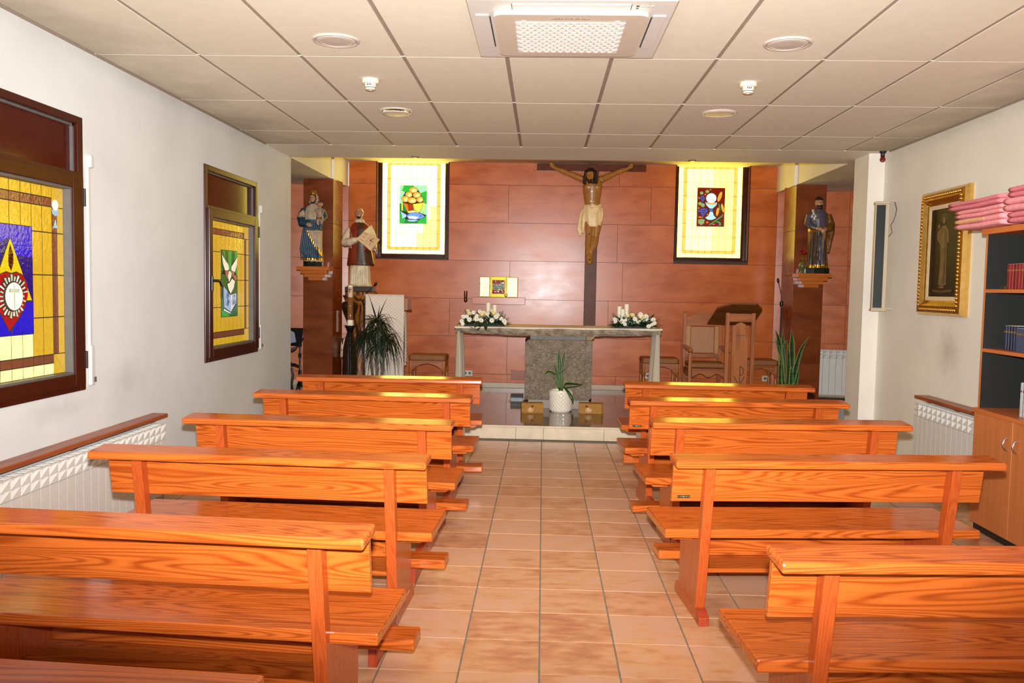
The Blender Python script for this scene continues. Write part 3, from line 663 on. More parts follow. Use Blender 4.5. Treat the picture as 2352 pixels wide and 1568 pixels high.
# ------------------------------------------------------------------ pews
PINE_X = wood('orange_pine_lengthwise', (196, 98, 36), (132, 50, 12), 'X', .17, .36, freq=24, stretch=9, lines=.55)
PINE_Z = wood('orange_pine_upright', (182, 82, 34), (140, 52, 18), 'Z', .26, .4, freq=20, stretch=10, lines=.35)
PINE_Y = wood('orange_pine_crosswise', (190, 92, 36), (150, 60, 18), 'Y', .26, .5, freq=5, stretch=8, lines=.4)
PINE_RED = wood('red_pine_foot', (168, 66, 38), (132, 42, 20), 'Z', .35, .4, freq=5, lines=.4)
PLATE = plain('dark_bronze_plate', (62, 50, 38), .35, metal=.6); PLATE2 = plain('worn_plate_relief', (150, 132, 96), .4, metal=.7)
yr = lambda z: .080 + (.71 - z)*.165
def _pew_meshes():
    D = {}
    D['cap'] = (MB().prism_x([(0, .727), (.003, .760), (.138, .772), (.135, .739)], -.72, .72), PINE_X, .009)
    D['backrest'] = (MB().prism_x([(yr(.55) + .052, .55), (yr(.732) + .052, .732), (yr(.732) + .076, .732), (yr(.55) + .076, .55)], -.70, .70), PINE_X, .003)
    D['seat'] = (MB().box(-.72, .72, .17, .57, .380, .420), PINE_X, .006)
    D['apron'] = (MB().box(-.528, .528, .462, .484, .212, .380), PINE_X, .002)
    D['shelf'] = (MB().box(-.528, .528, .27, .50, .190, .211), PINE_X, .002)
    for s in (-1, 1):
        x = .548*s
        D['post', s] = (MB().prism_x([(yr(.055), .055), (yr(.055) + .0515, .055), (yr(.729) + .0515, .729), (yr(.729), .729)], x - .022, x + .022), PINE_Z, .003)
        D['leg_panel', s] = (MB().prism_x([(.24, .05), (.53, .05), (.505, .09), (.50, .12), (.50, .30), (.53, .345), (.545, .38), (.185, .38)], x - .0195, x + .0195), PINE_Z, .003)
        D['foot', s] = (MB().prism_x([(.12, 0), (.57, 0), (.57, .035), (.545, .06), (.17, .06), (.12, .036)], x - .0225, x + .0225), PINE_Z, .003)
        D['foot_block', s] = (MB().prism_x([(.117, 0), (.172, 0), (.172, .0615), (.117, .0375)], x - .0232, x + .0232), PINE_RED, .003)
        D['cleat', s] = (MB().prism_y([(x + .022*s, .380), (x + .150*s, .380), (x + .150*s, .372), (x + .105*s, .345), (x + .022*s, .345)], .27, .32), PINE_X, .002)
    return D
_D = _pew_meshes()
PEW = {k: (mb.mesh(k if isinstance(k, str) else k[0]), mt, bv) for k, (mb, mt, bv) in _D.items()}
for me, mt, bv in PEW.values(): me.materials.append(mt)
def kneeler_parts(t, up):
    k = MB().box(-.74, .74, -.32, -.18, .110, .155) if not up else MB().box(-.74, .74, -.262, -.225, .205, .325)
    k.build('kneeler', PINE_X, t, bevel=.008)
    for s in (-1, 1): MB().box(.56*s - .018, .56*s + .018, -.225, .118, 0, .109 if not up else .06).build('kneeler_leg', PINE_RED, t, bevel=.003)
    if up:
        for s in (-1, 1): MB().box(.56*s - .015, .56*s + .015, -.224, -.19, .06, .3).build('kneeler_hinge', PINE_RED, t, bevel=.003)
def pew(label, x, y, rot, left=False, kneel='down', plate=False):
    """x, y: the near corner of the back cap on its aisle side"""
    a = R_(rot); d = .72 * (-1 if left else 1)
    t = thing('pew', label, 'pew', (x + d*math.cos(a), y + d*math.sin(a), 0), a, 'orange pine pews')
    for k, (me, mt, bv) in PEW.items(): link(k if isinstance(k, str) else k[0], me, None, t, bevel=bv)
    if kneel: kneeler_parts(t, kneel == 'up')
    if plate:
        zc = .572; yy = yr(zc) + .052
        p = MB().box(-.675, -.618, yy - .003, yy + .002, zc - .0065, zc + .0065).build('name_plate', PLATE, t, bevel=.002)
        for (u, w_) in ((-.671, .003), (-.6225, .003)): MB().ball((u, yy - .003, zc), .0022, 8, 5).build('plate_screw', PLATE2, p)
        MB().box(-.664, -.650, yy - .0038, yy - .003, zc - .0005, zc + .0022).build('plate_lettering', PLATE2, p); MB().box(-.640, -.628, yy - .0038, yy - .003, zc - .0005, zc + .0022).build('plate_lettering', PLATE2, p)
        MB().prism_y([(-.6465, zc - .005), (-.642, zc), (-.6465, zc + .005), (-.651, zc)], yy - .0040, yy - .003).build('plate_emblem', PLATE2, p)
    return t
L_ = 'left of the aisle'
pew('front pew on the left, nearest the altar step', -.457, 6.549, 2.5, True)
pew('second pew from the front on the left of the aisle', -.452, 5.447, -1.8, True)
pew('third pew from the front on the left of the aisle', -.459, 4.358, -1.7, True)
pew('fourth left pew, its far end beside the left wall radiator', -.463, 3.415, -2.3, True)
pew('large left pew in the foreground, fifth from the front', -.491, 2.344, -3.4, True)
pew('nearest left pew, only its cap corner showing at the bottom edge', -.496, 1.350, -3.5, True, None)
pew('front pew on the right, with raised kneeler, nearest the lectern', .634, 6.488, 0.0, False, 'up')
pew('second right pew, small dark name plate, ending by the white pilaster', .579, 5.516, 3.2, False, 'down', True)
pew('third right pew, big knot in its backrest board', .612, 4.616, 4.0, False)
pew('fourth right pew with dark name plate, ending at the bookcase', .577, 3.576, 4.9, False, None, True)
pew('nearest right pew, cut off by the right edge of the picture', .650, 2.249, 4.2, False, None)

# ------------------------------------------------------------------ radiators with wooden shelves
RAD = plain('radiator_enamel', (216, 210, 202), .4, var=.02)
SHELFW = wood('dark_red_shelf_wood', (164, 82, 40), (112, 46, 18), 'Y', .35, .4, freq=5, lines=.5)
def rad_element(top):
    """one aluminium section, face towards +x, pitch 0.08 along y"""
    m = MB(); h = top - .06
    m.box(.080, .092, -.0385, .0385, .0, h - .105)
    m.box(.02, .080, -.006, .006, 0, h)
    for z0 in (h - .100, h - .052):                 # two tiers of slanted louvres
        z1 = z0 + .046; y0, y1 = -.036, .037; xf = .092
        a = [(xf, y1, z0), (xf, y1, z1), (xf, y0, z0), (.046, y0, z1), (.046, y1, z1), (.046, y1, z0), (.046, y0, z0)]
        m.add(a, [(0, 1, 2), (2, 1, 3), (1, 4, 3), (0, 5, 4, 1), (0, 2, 6, 5), (2, 3, 6), (3, 4, 5, 6)])
        m.box(.060, .092, -.0385, .0385, z0 - .0025, z0)
    m.box(.018, .086, -.0385, -.030, h - .012, h); m.box(.018, .024, -.0385, .0385, h - .012, h); m.box(.080, .088, -.0385, .0385, h - .006, h)
    m.box(.0, .018, -.03, .03, .05, .09)
    return m
def radiator(name, label, loc, rz, n, top, shelf, sign):
    t = thing(name, label, 'radiator', loc, rz)
    me = rad_element(top).mesh('radiator_section'); me.materials.append(RAD)
    for i in range(n): link('radiator_section', me, None, t, loc=(0, sign*(.04 + .08*i), .06))
    MB().tube([(.05, 0, .09), (.05, sign*.08*n, .09)], .018, 10).build('header_pipe', RAD, t, smooth=True)
    MB().tube([(.05, 0, top - .05), (.05, sign*.08*n, top - .05)], .018, 10).build('header_pipe', RAD, t, smooth=True)
    MB().tube([(.05, 0, .09), (.05, -sign*.05, .09), (.05, -sign*.05, -.0)], .009, 8).build('valve_pipe', RAD, t, smooth=True)
    MB().tube([(.05, 0, top - .05), (.05, -sign*.025, top - .05)], [.014, .010], 8).build('vent_plug', RAD, t, smooth=True)
    return t
radiator('radiator', 'long white sectional radiator under the heart window', (XL + .060, 5.60, 0), 0, 36, .527, None, -1)
t = thing('radiator_shelf', 'dark wooden shelf board above the left wall radiator', 'shelf', (XL, 5.72, .552))
MB().box(0, .112, -2.95, 0, 0, .026).build('board', SHELFW, t, bevel=.006)
for y in (-.13, -1.10, -2.1): MB().prism([(.0, 0), (.10, 0), (.06, -.022), (.0, -.022)], lambda x, z: (x, y - .018, z), lambda x, z: (x, y + .018, z)).build('bracket', SHELFW, t)
radiator('radiator', 'white sectional radiator on the right wall beside the bookcase', (XR - .055, 7.02, 0), math.pi, 17, .605, None, 1)
t = thing('radiator_shelf', 'short dark wooden shelf above the right wall radiator', 'shelf', (XR, 7.10, .632))
MB().box(-.120, 0, -1.5, 0, 0, .026).build('board', SHELFW, t, bevel=.006)
for y in (-.14, -.62, -1.2): MB().prism([(.0, 0), (-.10, 0), (-.06, -.022), (.0, -.022)], lambda x, z: (x, y - .018, z), lambda x, z: (x, y + .018, z)).build('bracket', SHELFW, t)
radiator('radiator', 'white radiator on the panelled wall of the right aisle', (3.575, 11.245, .11), -math.pi/2 - R_(10.5), 7, .64, None, 1)

# ------------------------------------------------------------------ bookcase with its contents
CARC = wood('beech_laminate', (196, 118, 66), (172, 96, 48), 'Z', .38, .4, freq=4, lines=.3, stretch=10); CARC_Y = wood('beech_laminate_edge', (198, 112, 56), (170, 88, 40), 'Y', .38, .4, freq=4, lines=.3)
BLACKL = plain('charcoal_laminate', (26, 26, 24), .55, var=.06)
CHROME = plain('satin_chrome', (200, 198, 195), .22, metal=1.0)
bc = thing('bookcase', 'tall beech and charcoal bookcase with two lower doors', 'bookcase', (2.74, 4.56, 0))
D = XR - 2.74 - .004; Wb = .90
MB().box(.03, D, 0, Wb, 0, .05).build('plinth', BLACKL, bc)
MB().box(.02, D, 0, .018, .05, 1.86).build('side_panel', CARC, bc); MB().box(.02, D, Wb - .018, Wb, .05, 1.86).build('side_panel', CARC, bc)
MB().box(.022, D - .02, Wb - .0195, Wb - .018, .775, 1.86).build('side_lining', BLACKL, bc); MB().box(.022, D - .02, .018, .0195, .775, 1.86).build('side_lining', BLACKL, bc)
MB().box(D - .012, D, .018, Wb - .018, .05, 1.86).build('back_panel', BLACKL, bc)
MB().box(0, D, -.012, Wb + .02, 1.860, 1.897).build('top_board', CARC_Y, bc, bevel=.003)
MB().box(-.01, D - .012, -.004, Wb + .004, .752, .777).build('counter_board', CARC_Y, bc, bevel=.003)
for z in (1.130, 1.499): MB().box(.02, D - .013, .019, Wb - .019, z, z + .022).build('shelf', CARC_Y, bc, bevel=.002)
MB().box(.03, D - .012, .019, Wb - .019, .05, .068).build('bottom_board', BLACKL, bc)
for (y0, y1, hy) in ((.003, Wb/2 - .002, Wb/2 - .055), (Wb/2 + .002, Wb - .003, Wb/2 + .05)):
    d = MB().box(0, .019, y0, y1, .055, .750).build('door', CARC, bc, bevel=.002)
    MB().tube([(0, hy, .575), (-.018, hy, .585), (-.028, hy, .612), (-.018, hy, .64), (0, hy, .65)], .006, 8).build('handle', CHROME, d, smooth=True)
def book(mat, x0, x1, y, th, z, h, label, grp, lean=0.0, pages=None):
    t = thing('book', label, 'book', (0, y, z), 0, grp)
    t.rotation_euler = (lean, 0, 0)
    MB().box(x0, x1, 0, th, 0, h).build('cover', mat, t, bevel=.002)
    MB().box(x0 + .003, x1 - .003, .003, th - .003, h - .0005, h + .0008).build('page_block', plain('page_paper', (226, 216, 196), .8), t)
    MB().box(x0 - .0008, x0 + .001, .002, th - .002, h*.72, h*.78).build('spine_band', plain('gilt_band', (150, 110, 60), .4, metal=.5), t)
    return t
reds = [plain('red_cloth_%d' % i, c, .5) for i, c in enumerate(((120, 16, 22), (132, 22, 28), (104, 12, 20)))]
ORD = ['first', 'second', 'third', 'fourth', 'fifth', 'sixth', 'seventh', 'eighth', 'ninth']
for i in range(7):
    y = 5.275 - .034*i
    book(reds[i % 3], 2.80, 2.95, y - .031, .030, 1.522, .150, ORD[i] + ' dark red hymn book from the left on the top shelf', 'red hymn books')
book(plain('brown_cloth', (112, 60, 24), .5), 2.80, 2.95, 5.275 - .034*7 - .036, .036, 1.522, .155, 'brown book ending the red row on the top shelf', None)
MB_ = thing('trinket_box', 'tiny dark gilt box before the red books', 'box', (2.80, 5.29, 1.522)); MB().box(0, .03, 0, .045, 0, .018).build('body', plain('dark_gilt', (60, 52, 30), .4, metal=.4), MB_, bevel=.002); MB().box(.004, .026, .004, .041, .018, .021).build('lid', plain('dark_gilt', (60, 52, 30)), MB_)
blues = [plain('navy_cover_%d' % i, c, .28) for i, c in enumerate(((14, 28, 56), (20, 38, 70), (12, 22, 44)))]
for i in range(5):
    book(blues[i % 3], 2.83, 2.97, 5.335 - .030*i - .03, .027, 1.1525, .148, ORD[i] + ' slim navy book from the left on the middle shelf', 'navy books on the middle shelf')
t = book(plain('grey_blue_cover', (58, 72, 98), .3), 2.80, 2.94, 4.98, .16, 1.1525, .140, 'wide grey-blue book facing out on the middle shelf', None)
whites = [plain('booklet_%d' % i, c, .6, var=.3, scale=90) for i, c in enumerate(((176, 178, 176), (150, 152, 156), (196, 198, 196)))]
for i in range(7):
    book(whites[i % 3], 2.80, 2.93, 5.065 - .024*i - .022, .020, .7775, .200, ORD[i] + ' thin white booklet from the left on the bookcase counter', 'white booklets')
PINK = plain('pink_fleece', (232, 150, 150), .9, var=.12, scale=60, bump=.5, bscale=260, bdist=.003); PINK2 = plain('rose_fleece', (214, 122, 130), .9, var=.12, scale=60, bump=.5, bscale=260, bdist=.003)
def blanket(y0, y1, z0, z1, x0, x1, label, mat, seam=False):
    t = thing('folded_blanket', label, 'blanket', (x0, y0, z0), 0, 'folded pink blankets')
    h = (z1 - z0); n = 3
    for i in range(2):
        za, zb = h*i/2, h*(i + 1)/2
        rs = []
        for k in range(13):
            u = k/12; sag = .0015*math.sin(u*9 + i)
            yy = (y1 - y0)*u
            rs.append([(xx*(x1 - x0), yy, za + (zb - za)*zz + sag) for xx, zz in ((.0, .5), (.02, .12), (.08, .0), (.92, .0), (.98, .12), (1, .5), (.98, .88), (.92, .98), (.08, .98), (.02, .88))])
        MB().rings(rs).build('fold_layer', mat, t, smooth='all')
    if seam: MB().box(-.003, .002, (y1-y0)*.35, (y1-y0)*.95, h*.62, h*.80).build('edge_band', plain('yellow_band', (206, 176, 96), .8), t)
    return t
blanket(5.10, 5.68, 1.9005, 1.968, 2.66, 3.12, 'lowest pink blanket on the bookcase, with a yellow band', PINK, True)
blanket(5.12, 5.70, 1.972, 2.025, 2.67, 3.12, 'middle pink blanket of the stack of three', PINK)
blanket(5.13, 5.78, 2.029, 2.082, 2.66, 3.12, 'top pink blanket overhanging the bookcase end', PINK2)
blanket(4.60, 5.085, 1.9005, 1.965, 2.68, 3.12, 'lowest rose blanket at the right picture edge', PINK2)
blanket(4.62, 5.10, 1.969, 2.045, 2.66, 3.12, 'middle puffy rose blanket at the right picture edge', PINK)
blanket(4.64, 5.09, 2.049, 2.110, 2.68, 3.12, 'uppermost rose blanket at the right picture edge', PINK2)

# ------------------------------------------------------------------ framed picture on the right wall
GOLD = plain('antique_gold', (176, 126, 44), .32, metal=.9, var=.25, scale=40, bump=.5, bscale=70, bdist=.006); GOLD2 = plain('bright_gold', (226, 184, 104), .18, metal=1.0, var=.1)
LINER = plain('cream_liner', (214, 190, 150), .6); CANV = plain('dark_canvas', (15, 10, 6), .45, spec=.25, var=.4, scale=6)
fr = thing('picture_frame', 'ornate gilt framed painting of a pale robed figure', 'painting', (XR, 6.525, 1.318))
FW, FH = .78, 1.0
def fside(poly, a, b, along, mat, nm):
    pass
def mitre(nm, i0, i1, d0, d1, mat):
    """frame ring between insets i0 and i1 (from the outer edge), front depths d0 to d1"""
    o = lambda i: [(i, i), (FW - i, i), (FW - i, FH - i), (i, FH - i)]
    A, B = o(i0), o(i1)
    for k in range(4):
        k2 = (k + 1) % 4
        q = [A[k], A[k2], B[k2], B[k]]; dd = [d0, d0, d1, d1]
        v = [(-.001, p[0], p[1]) for p in q] + [(-d, p[0], p[1]) for p, d in zip(q, dd)]
        MB().add(v, [(0,1,2,3), (7,6,5,4), (0,4,5,1), (1,5,6,2), (2,6,7,3), (3,7,4,0)]).build(nm, mat, fr)
mitre('outer_moulding', 0, .022, .030, .055, GOLD2); mitre('carved_moulding', .022, .075, .055, .062, GOLD); mitre('inner_moulding', .075, .105, .060, .038, GOLD2); mitre('slip_moulding', .105, .118, .036, .030, GOLD); mitre('liner', .118, .150, .028, .024, LINER)
bead = MB().ball((0, 0, 0), (.010, .014, .016), 8, 6).mesh('bead'); bead.materials.append(GOLD2)
for k in range(30):
    for yy in (.062, FW - .062):
        o = link('carved_bead', bead, None, fr, smooth=True, loc=(-.062, yy, .08 + k*(FH - .16)/29))
for k in range(22):
    for zz in (.045, FH - .045):
        o = link('carved_bead', bead, None, fr, smooth=True, loc=(-.057, .09 + k*(FW - .18)/21, zz)); o.data = bead
cv = MB().box(-.020, -.004, .148, FW - .148, .148, FH - .148).build('canvas', CANV, fr)
pc = lambda u, v, d: (-d, FW - .148 - u*(FW - .296), .148 + v*(FH - .296))        # u to the right as seen from the room
def pp(nm, pts, k, mat): MB().prism(pts, lambda u, v: pc(u, v, .0195), lambda u, v: pc(u, v, .0205 + .0006*k)).build(nm, mat, cv)
ROBE = plain('painted_robe', (104, 76, 46), .5, var=.35, scale=14); ROBE2 = plain('painted_robe_shade', (70, 46, 26), .5, var=.35, scale=14); SKINP = plain('painted_skin', (120, 78, 50), .5, var=.2); HAIRP = plain('painted_hair', (44, 26, 14), .6); GLOW = plain('painted_halo', (70, 52, 28), .5, var=.3)
pp('painted_halo', ell(.47, .885, .11, .055, 18), 0, GLOW); pp('painted_hair', ell(.47, .87, .075, .05, 16), 1, HAIRP)
pp('painted_robe', [(.40,.80),(.54,.80),(.64,.74),(.66,.60),(.58,.62),(.60,.40),(.62,.14),(.50,.12),(.36,.14),(.40,.40),(.36,.60),(.24,.66),(.26,.74)], 2, ROBE)
pp('painted_shade', [(.50,.78),(.56,.72),(.57,.50),(.60,.16),(.52,.14),(.52,.5)], 3, ROBE2); pp('painted_face', ell(.47, .865, .045, .038, 14), 4, SKINP); pp('painted_hand', ell(.30, .80, .03, .025, 10), 5, SKINP); pp('painted_feet', ell(.48, .11, .10, .012, 10), 6, SKINP)
pp('painted_scroll', [(.18,.055),(.50,.045),(.82,.055),(.84,.085),(.50,.072),(.16,.085)], 7, ROBE2)

# ------------------------------------------------------------------ wall heater, red bulb
BEIGE = plain('beige_enamel', (176, 156, 122), .4, var=.04); DKGREEN = plain('dark_green_glass', (10, 22, 16), .35, spec=.2)
ht = thing('wall_heater', 'tall narrow heater panel, dark green front in a beige case', 'heater', (3.075, 7.93, 1.325), R_(-14))
MB().box(-.065, .055, .004, .10, .018, .978).build('case', BEIGE, ht, bevel=.004)
MB().box(-.055, .022, -.002, .006, .03, .965).build('front_panel', DKGREEN, ht)
MB().box(-.072, .060, -.006, .104, 0, .022).build('end_cap', BEIGE, ht, bevel=.004); MB().box(-.072, .060, -.006, .104, .975, .997).build('end_cap', BEIGE, ht, bevel=.004)
MB().box(.04, .125, .03, .05, .995, 1.003).build('wall_bracket', BEIGE, ht); MB().box(.04, .115, .03, .05, .02, .03).build('wall_bracket', BEIGE, ht)
MB().tube([(.10, .03, .99), (.112, .0, .93), (.104, -.01, .87), (.09, 0, .82), (.07, .02, .78), (.085, .01, .72), (.06, .03, .68)], .004, 6).build('cable', plain('brown_cable', (110, 70, 52), .5), ht, smooth=True)
bl_ = thing('red_bulb', 'small red light bulb in a black holder under the ceiling corner', 'light bulb', (3.115, 8.10, ZC))
MB().lathe([(.030, 0), (.030, -.012), (.020, -.020), (.018, -.042), (.022, -.048)], 14).build('bulb_holder', plain('black_plastic', (20, 20, 22), .4), bl_, smooth=True)
MB().lathe([(.012, -.044), (.020, -.056), (.026, -.072), (.024, -.088), (.012, -.098), (.002, -.100)], 14).build('bulb', plain('red_bulb_glass', (120, 12, 10), .08, spec=.7), bl_, smooth=True)

# ------------------------------------------------------------------ ceiling fittings
ACW = plain('ac_white_plastic', (214, 208, 200), .4, var=.02); ACG = plain('ac_beige_panel', (206, 190, 172), .3, var=.03); ACL = plain('ac_lattice', (206, 186, 172), .5); ACB = plain('ac_filter_white', (226, 222, 214), .6, var=.02); DKG = plain('dark_slot', (60, 54, 50), .6)
ac = thing('air_conditioner', 'square white ceiling cassette air conditioner with lattice grille', 'air conditioner', (.103, 4.36, ZC))
def rr_(hx, hy, r, n=5, cx=0, cy=0):
    out = []
    for (sx, sy, a0) in ((1, 1, 0), (-1, 1, 90), (-1, -1, 180), (1, -1, 270)):
        for k in range(n + 1):
            a = R_(a0 + 90*k/n); out.append((cx + sx*(hx - r) + r*math.cos(a), cy + sy*(hy - r) + r*math.sin(a)))
    return out
MB().prism_z(rr_(.475, .475, .02), -.040, -.001).build('cassette_frame', ACW, ac, bevel=.006)
MB().box(-.475, -.470, -.47, .47, -.038, -.004).build('frame_edge', BEIGE, ac); MB().box(.470, .475, -.47, .47, -.038, -.004).build('frame_edge', BEIGE, ac)
# hinged inner panel and the four outlet flaps
MB().prism_z(rr_(.362, .352, .05), -.066, -.041).build('intake_panel', ACG, ac, bevel=.004)
for (a, b, c, d) in ((-.27, .27, .352, .425), (-.27, .27, -.425, -.352), (-.448, -.385, -.27, .27), (.385, .448, -.27, .27)): MB().box(a, b, c, d, -.045, -.040).build('outlet_flap', ACW, ac, bevel=.003)
for (a, b, c, d) in ((-.273, -.270, -.425, -.33), (.270, .273, -.425, -.33), (-.384, -.378, -.25, .25), (.378, .384, -.25, .25)): MB().box(a, b, c, d, -.0435, -.040).build('outlet_slot', DKG, ac)
gx, gy0, gy1 = .260, -.24, .275
MB().box(-gx, gx, gy0, gy1, -.0675, -.066).build('filter_mat', ACB, ac)
lat = MB(); nx, ny = 14, 14
for i in range(nx):
    for j in range(ny):
        cw_, ch_ = 2*gx/nx, (gy1 - gy0)/ny; x = -gx + cw_*i + (cw_/2 if j % 2 else 0); y = gy0 + ch_*j
        if x + cw_ > gx + .001: continue
        for (p, q, r, s) in ((x, y, x + cw_/2, y + ch_*.95), (x + cw_, y, x + cw_/2, y + ch_*.95), (x, y, x + cw_, y), (x + cw_/2, y + ch_*.95, x + cw_/2, y + ch_*.55)):
            L = math.hypot(r - p, s - q); ux, uy = -(s - q)/L*.0012, (r - p)/L*.0012
            lat.prism_z([(p + ux, q + uy), (r + ux, s + uy), (r - ux, s - uy), (p - ux, q - uy)], -.0705, -.0672)
o = lat.build('grille_lattice', ACL, ac)
o = link('brand_lettering', text_mesh('SAMSUNG', .026, .0006), plain('grey_lettering', (120, 108, 98), .5), ac); o.matrix_local = Matrix.Translation((0, -.292, -.0664)) @ Matrix.Rotation(math.pi, 4, 'X') @ Matrix.Diagonal((1.5, 1, 1, 1))
for k in range(4): MB().lathe([(.008, 0), (.008, -.002), (.002, -.003)], 10, (.30 + .022*k, -.40, -.0402)).build('status_light', DKG if k == 0 else ACL, ac)
MB().lathe([(.006, 0), (.006, -.002), (.002, -.003)], 10, (.30, -.37, -.0402)).build('status_light', DKG, ac)
for x in (-.22, .22): MB().box(x - .012, x + .012, -.262, -.245, -.070, -.066).build('latch', ACW, ac, bevel=.002)
LENS = plain('frosted_lamp_lens', (206, 190, 178), .35, var=.03); RINGM = plain('lamp_ring', (198, 184, 170), .3); CHR = plain('lamp_reflector', (160, 158, 152), .15, metal=1)
def downlight(label, x, y, open_):
    t = thing('ceiling_light', label, 'ceiling light', (x, y, ZC), 0, 'round recessed ceiling lights')
    MB().lathe([(.128, .004), (.128, -.004), (.122, -.010), (.112, -.010), (.108, -.004), (.108, .004)], 40).build('trim_ring', RINGM, t, smooth=True)
    dz = -.026 if open_ else -.010
    MB().lathe([(.106, dz + .006), (.104, dz), (.085, dz - .003), (.083, dz - .001), (.002, dz - .004)], 40).build('lens', LENS, t, smooth=True)
    if open_:
        MB().lathe([(.107, 0), (.098, -.003), (.090, -.003)], 32).build('reflector', CHR, t, smooth=True)
        for a in (80, 100, 200, 330): MB().box(.09*math.cos(R_(a)) - .006, .09*math.cos(R_(a)) + .006, .09*math.sin(R_(a)) - .004, .09*math.sin(R_(a)) + .004, -.026, -.002).build('clip', ACW, t)
    return t
downlight('round ceiling light left of the air conditioner', -1.147, 4.667, False)
downlight('round ceiling light right of the air conditioner', 1.271, 4.665, False)
downlight('round ceiling light with a dropped lens behind the left smoke detector', -1.138, 6.505, True)
downlight('yellowed round ceiling light in the speckled replacement panel', 1.276, 6.46, False)
SMK = plain('smoke_detector_white', (232, 220, 196), .45)
for (x, y, lab) in ((-1.136, 5.535, 'white smoke detector on the left of the ceiling'), (1.271, 5.535, 'white smoke detector on the right of the ceiling')):
    t = thing('smoke_detector', lab, 'smoke detector', (x, y, ZC), 0, 'smoke detectors')
    MB().lathe([(.052, 0), (.054, -.006), (.054, -.022), (.048, -.028)], 24).build('base', SMK, t, smooth=True)
    MB().lathe([(.036, -.028), (.036, -.044), (.034, -.050), (.034, -.060), (.028, -.066), (.012, -.067), (.010, -.064)], 24).build('sensor_head', SMK, t, smooth=True)
    MB().lathe([(.0345, -.053), (.0352, -.055), (.0345, -.057)], 24).build('sensor_gap', DKG, t)
    for a in (-1.9, -1.6, -1.3): MB().box(.036*math.cos(a) - .003, .036*math.cos(a) + .003, .0365*math.sin(a) - .001, .0365*math.sin(a) + .001, -.044, -.032).build('vent_slot', DKG, t)
for (x, lab) in ((-1.338, 'small round spotlight in the ceiling edge before the bread window'), (1.484, 'small round spotlight in the ceiling edge before the chalice window')):
    t = thing('spotlight', lab, 'spotlight', (x, 8.80, ZC), 0, 'small spotlights in the ceiling edge')
    MB().lathe([(.040, 0), (.040, -.006), (.030, -.010), (.028, -.008)], 20).build('trim_ring', plain('spot_ring', (120, 100, 76), .3, metal=.6), t, smooth=True); MB().lathe([(.026, -.004), (.026, -.009), (.004, -.011)], 16).build('lens', CHR, t, smooth=True)
# ------------------------------------------------------------------ altar
def stonemat(name, c1, c2, scale, bs, bd):
    t = NT(name).P(.75, 0, .3)
    v = t.mapping(); nz = t.node('ShaderNodeTexNoise'); nz.inputs['Scale'].default_value = scale; nz.inputs['Detail'].default_value = 5; t.L(v, nz.inputs['Vector'])
    t.L(t.ramp(nz.outputs[0], [(.35, srgb(*c1)), (.65, srgb(*c2))]), t.b.inputs['Base Color'])
    mv = t.mapping((1, 1, 2.2), 0, (0, .6, 0)); n2 = t.node('ShaderNodeTexNoise'); n2.inputs['Scale'].default_value = scale*3.2; n2.inputs['Detail'].default_value = 2; t.L(mv, n2.inputs['Vector'])
    t.bump(n2.outputs[0], bs, bd); return t.m
STONE = stonemat('rough_grey_stone', (128, 112, 92), (172, 156, 134), 14, .9, .02)
STONE_P = stonemat('bush_hammered_stone', (116, 100, 84), (140, 122, 104), 16, .9, .012)
STONE_W = plain('chisel_mark_stone', (186, 174, 158), .8); STONE_S = plain('smooth_grey_stone', (112, 106, 100), .6, var=.15, scale=20, bump=.2); STONE_Y = plain('buff_stone', (150, 124, 86), .7, var=.15)
CLOTH = plain('white_linen', (226, 212, 192), .8, var=.03, scale=40); SHEER = plain('sheer_linen', (205, 190, 165), .75, var=.06, scale=30)
al = thing('altar', 'grey stone altar, rough slab on a block pedestal', 'altar', (0, 9.46, ZP))
def zz(z): return z - ZP
MB().box(-.145, .535, .045, .50, 0, .100).build('plinth', plain('plinth_stone', (150, 138, 122), .5, var=.08), al, bevel=.003)
# hammered block: slightly uneven faces
ped = MB(); NX, NZ = 18, 18; random.seed(3)
def grid_face(x0, x1, z0, z1, y, amp, nx, nz):
    vs_ = []; fs = []
    for j in range(nz + 1):
        for i in range(nx + 1):
            e = (i in (0, nx)) or (j in (0, nz))
            vs_.append((x0 + (x1 - x0)*i/nx, y + (0.004 if e else random.uniform(-amp, amp)), z0 + (z1 - z0)*j/nz))
    for j in range(nz):
        for i in range(nx): a = j*(nx + 1) + i; fs.append((a, a + 1, a + nx + 2, a + nx + 1))
    return vs_, fs
ped.add(*grid_face(-.187, .560, .100, .772, .02, .0035, 22, 22)); ped.box(-.187, .560, .024, .52, .100, .772)
pd = ped.build('pedestal_block', STONE_P, al)
mk = MB()                                                     # chisel marks, too many to count
for k in range(620):
    x = random.uniform(-.17, .545); z = random.uniform(.11, .76); L = random.uniform(.006, .016); a = R_(random.uniform(20, 50))
    mk.prism_y([(x - L*math.cos(a), z - L*math.sin(a)), (x, z - .0025), (x + L*math.cos(a), z + L*math.sin(a)), (x, z + .0025)], .0135, .019)
o = mk.build('chisel_marks', STONE_W, pd); o['kind'] = 'stuff'
MB().box(-.135, .488, .02, .50, .772, .830).build('pedestal_cap', STONE_S, al, bevel=.006)
MB().prism_y([(.490, .774), (.545, .774), (.582, .80), (.585, .828), (.490, .830)], .03, .45).build('cap_corner_stone', STONE_Y, al, bevel=.006)
random.seed(11)
X0s, X1s = -.965, 1.312; n = 46; rs = []
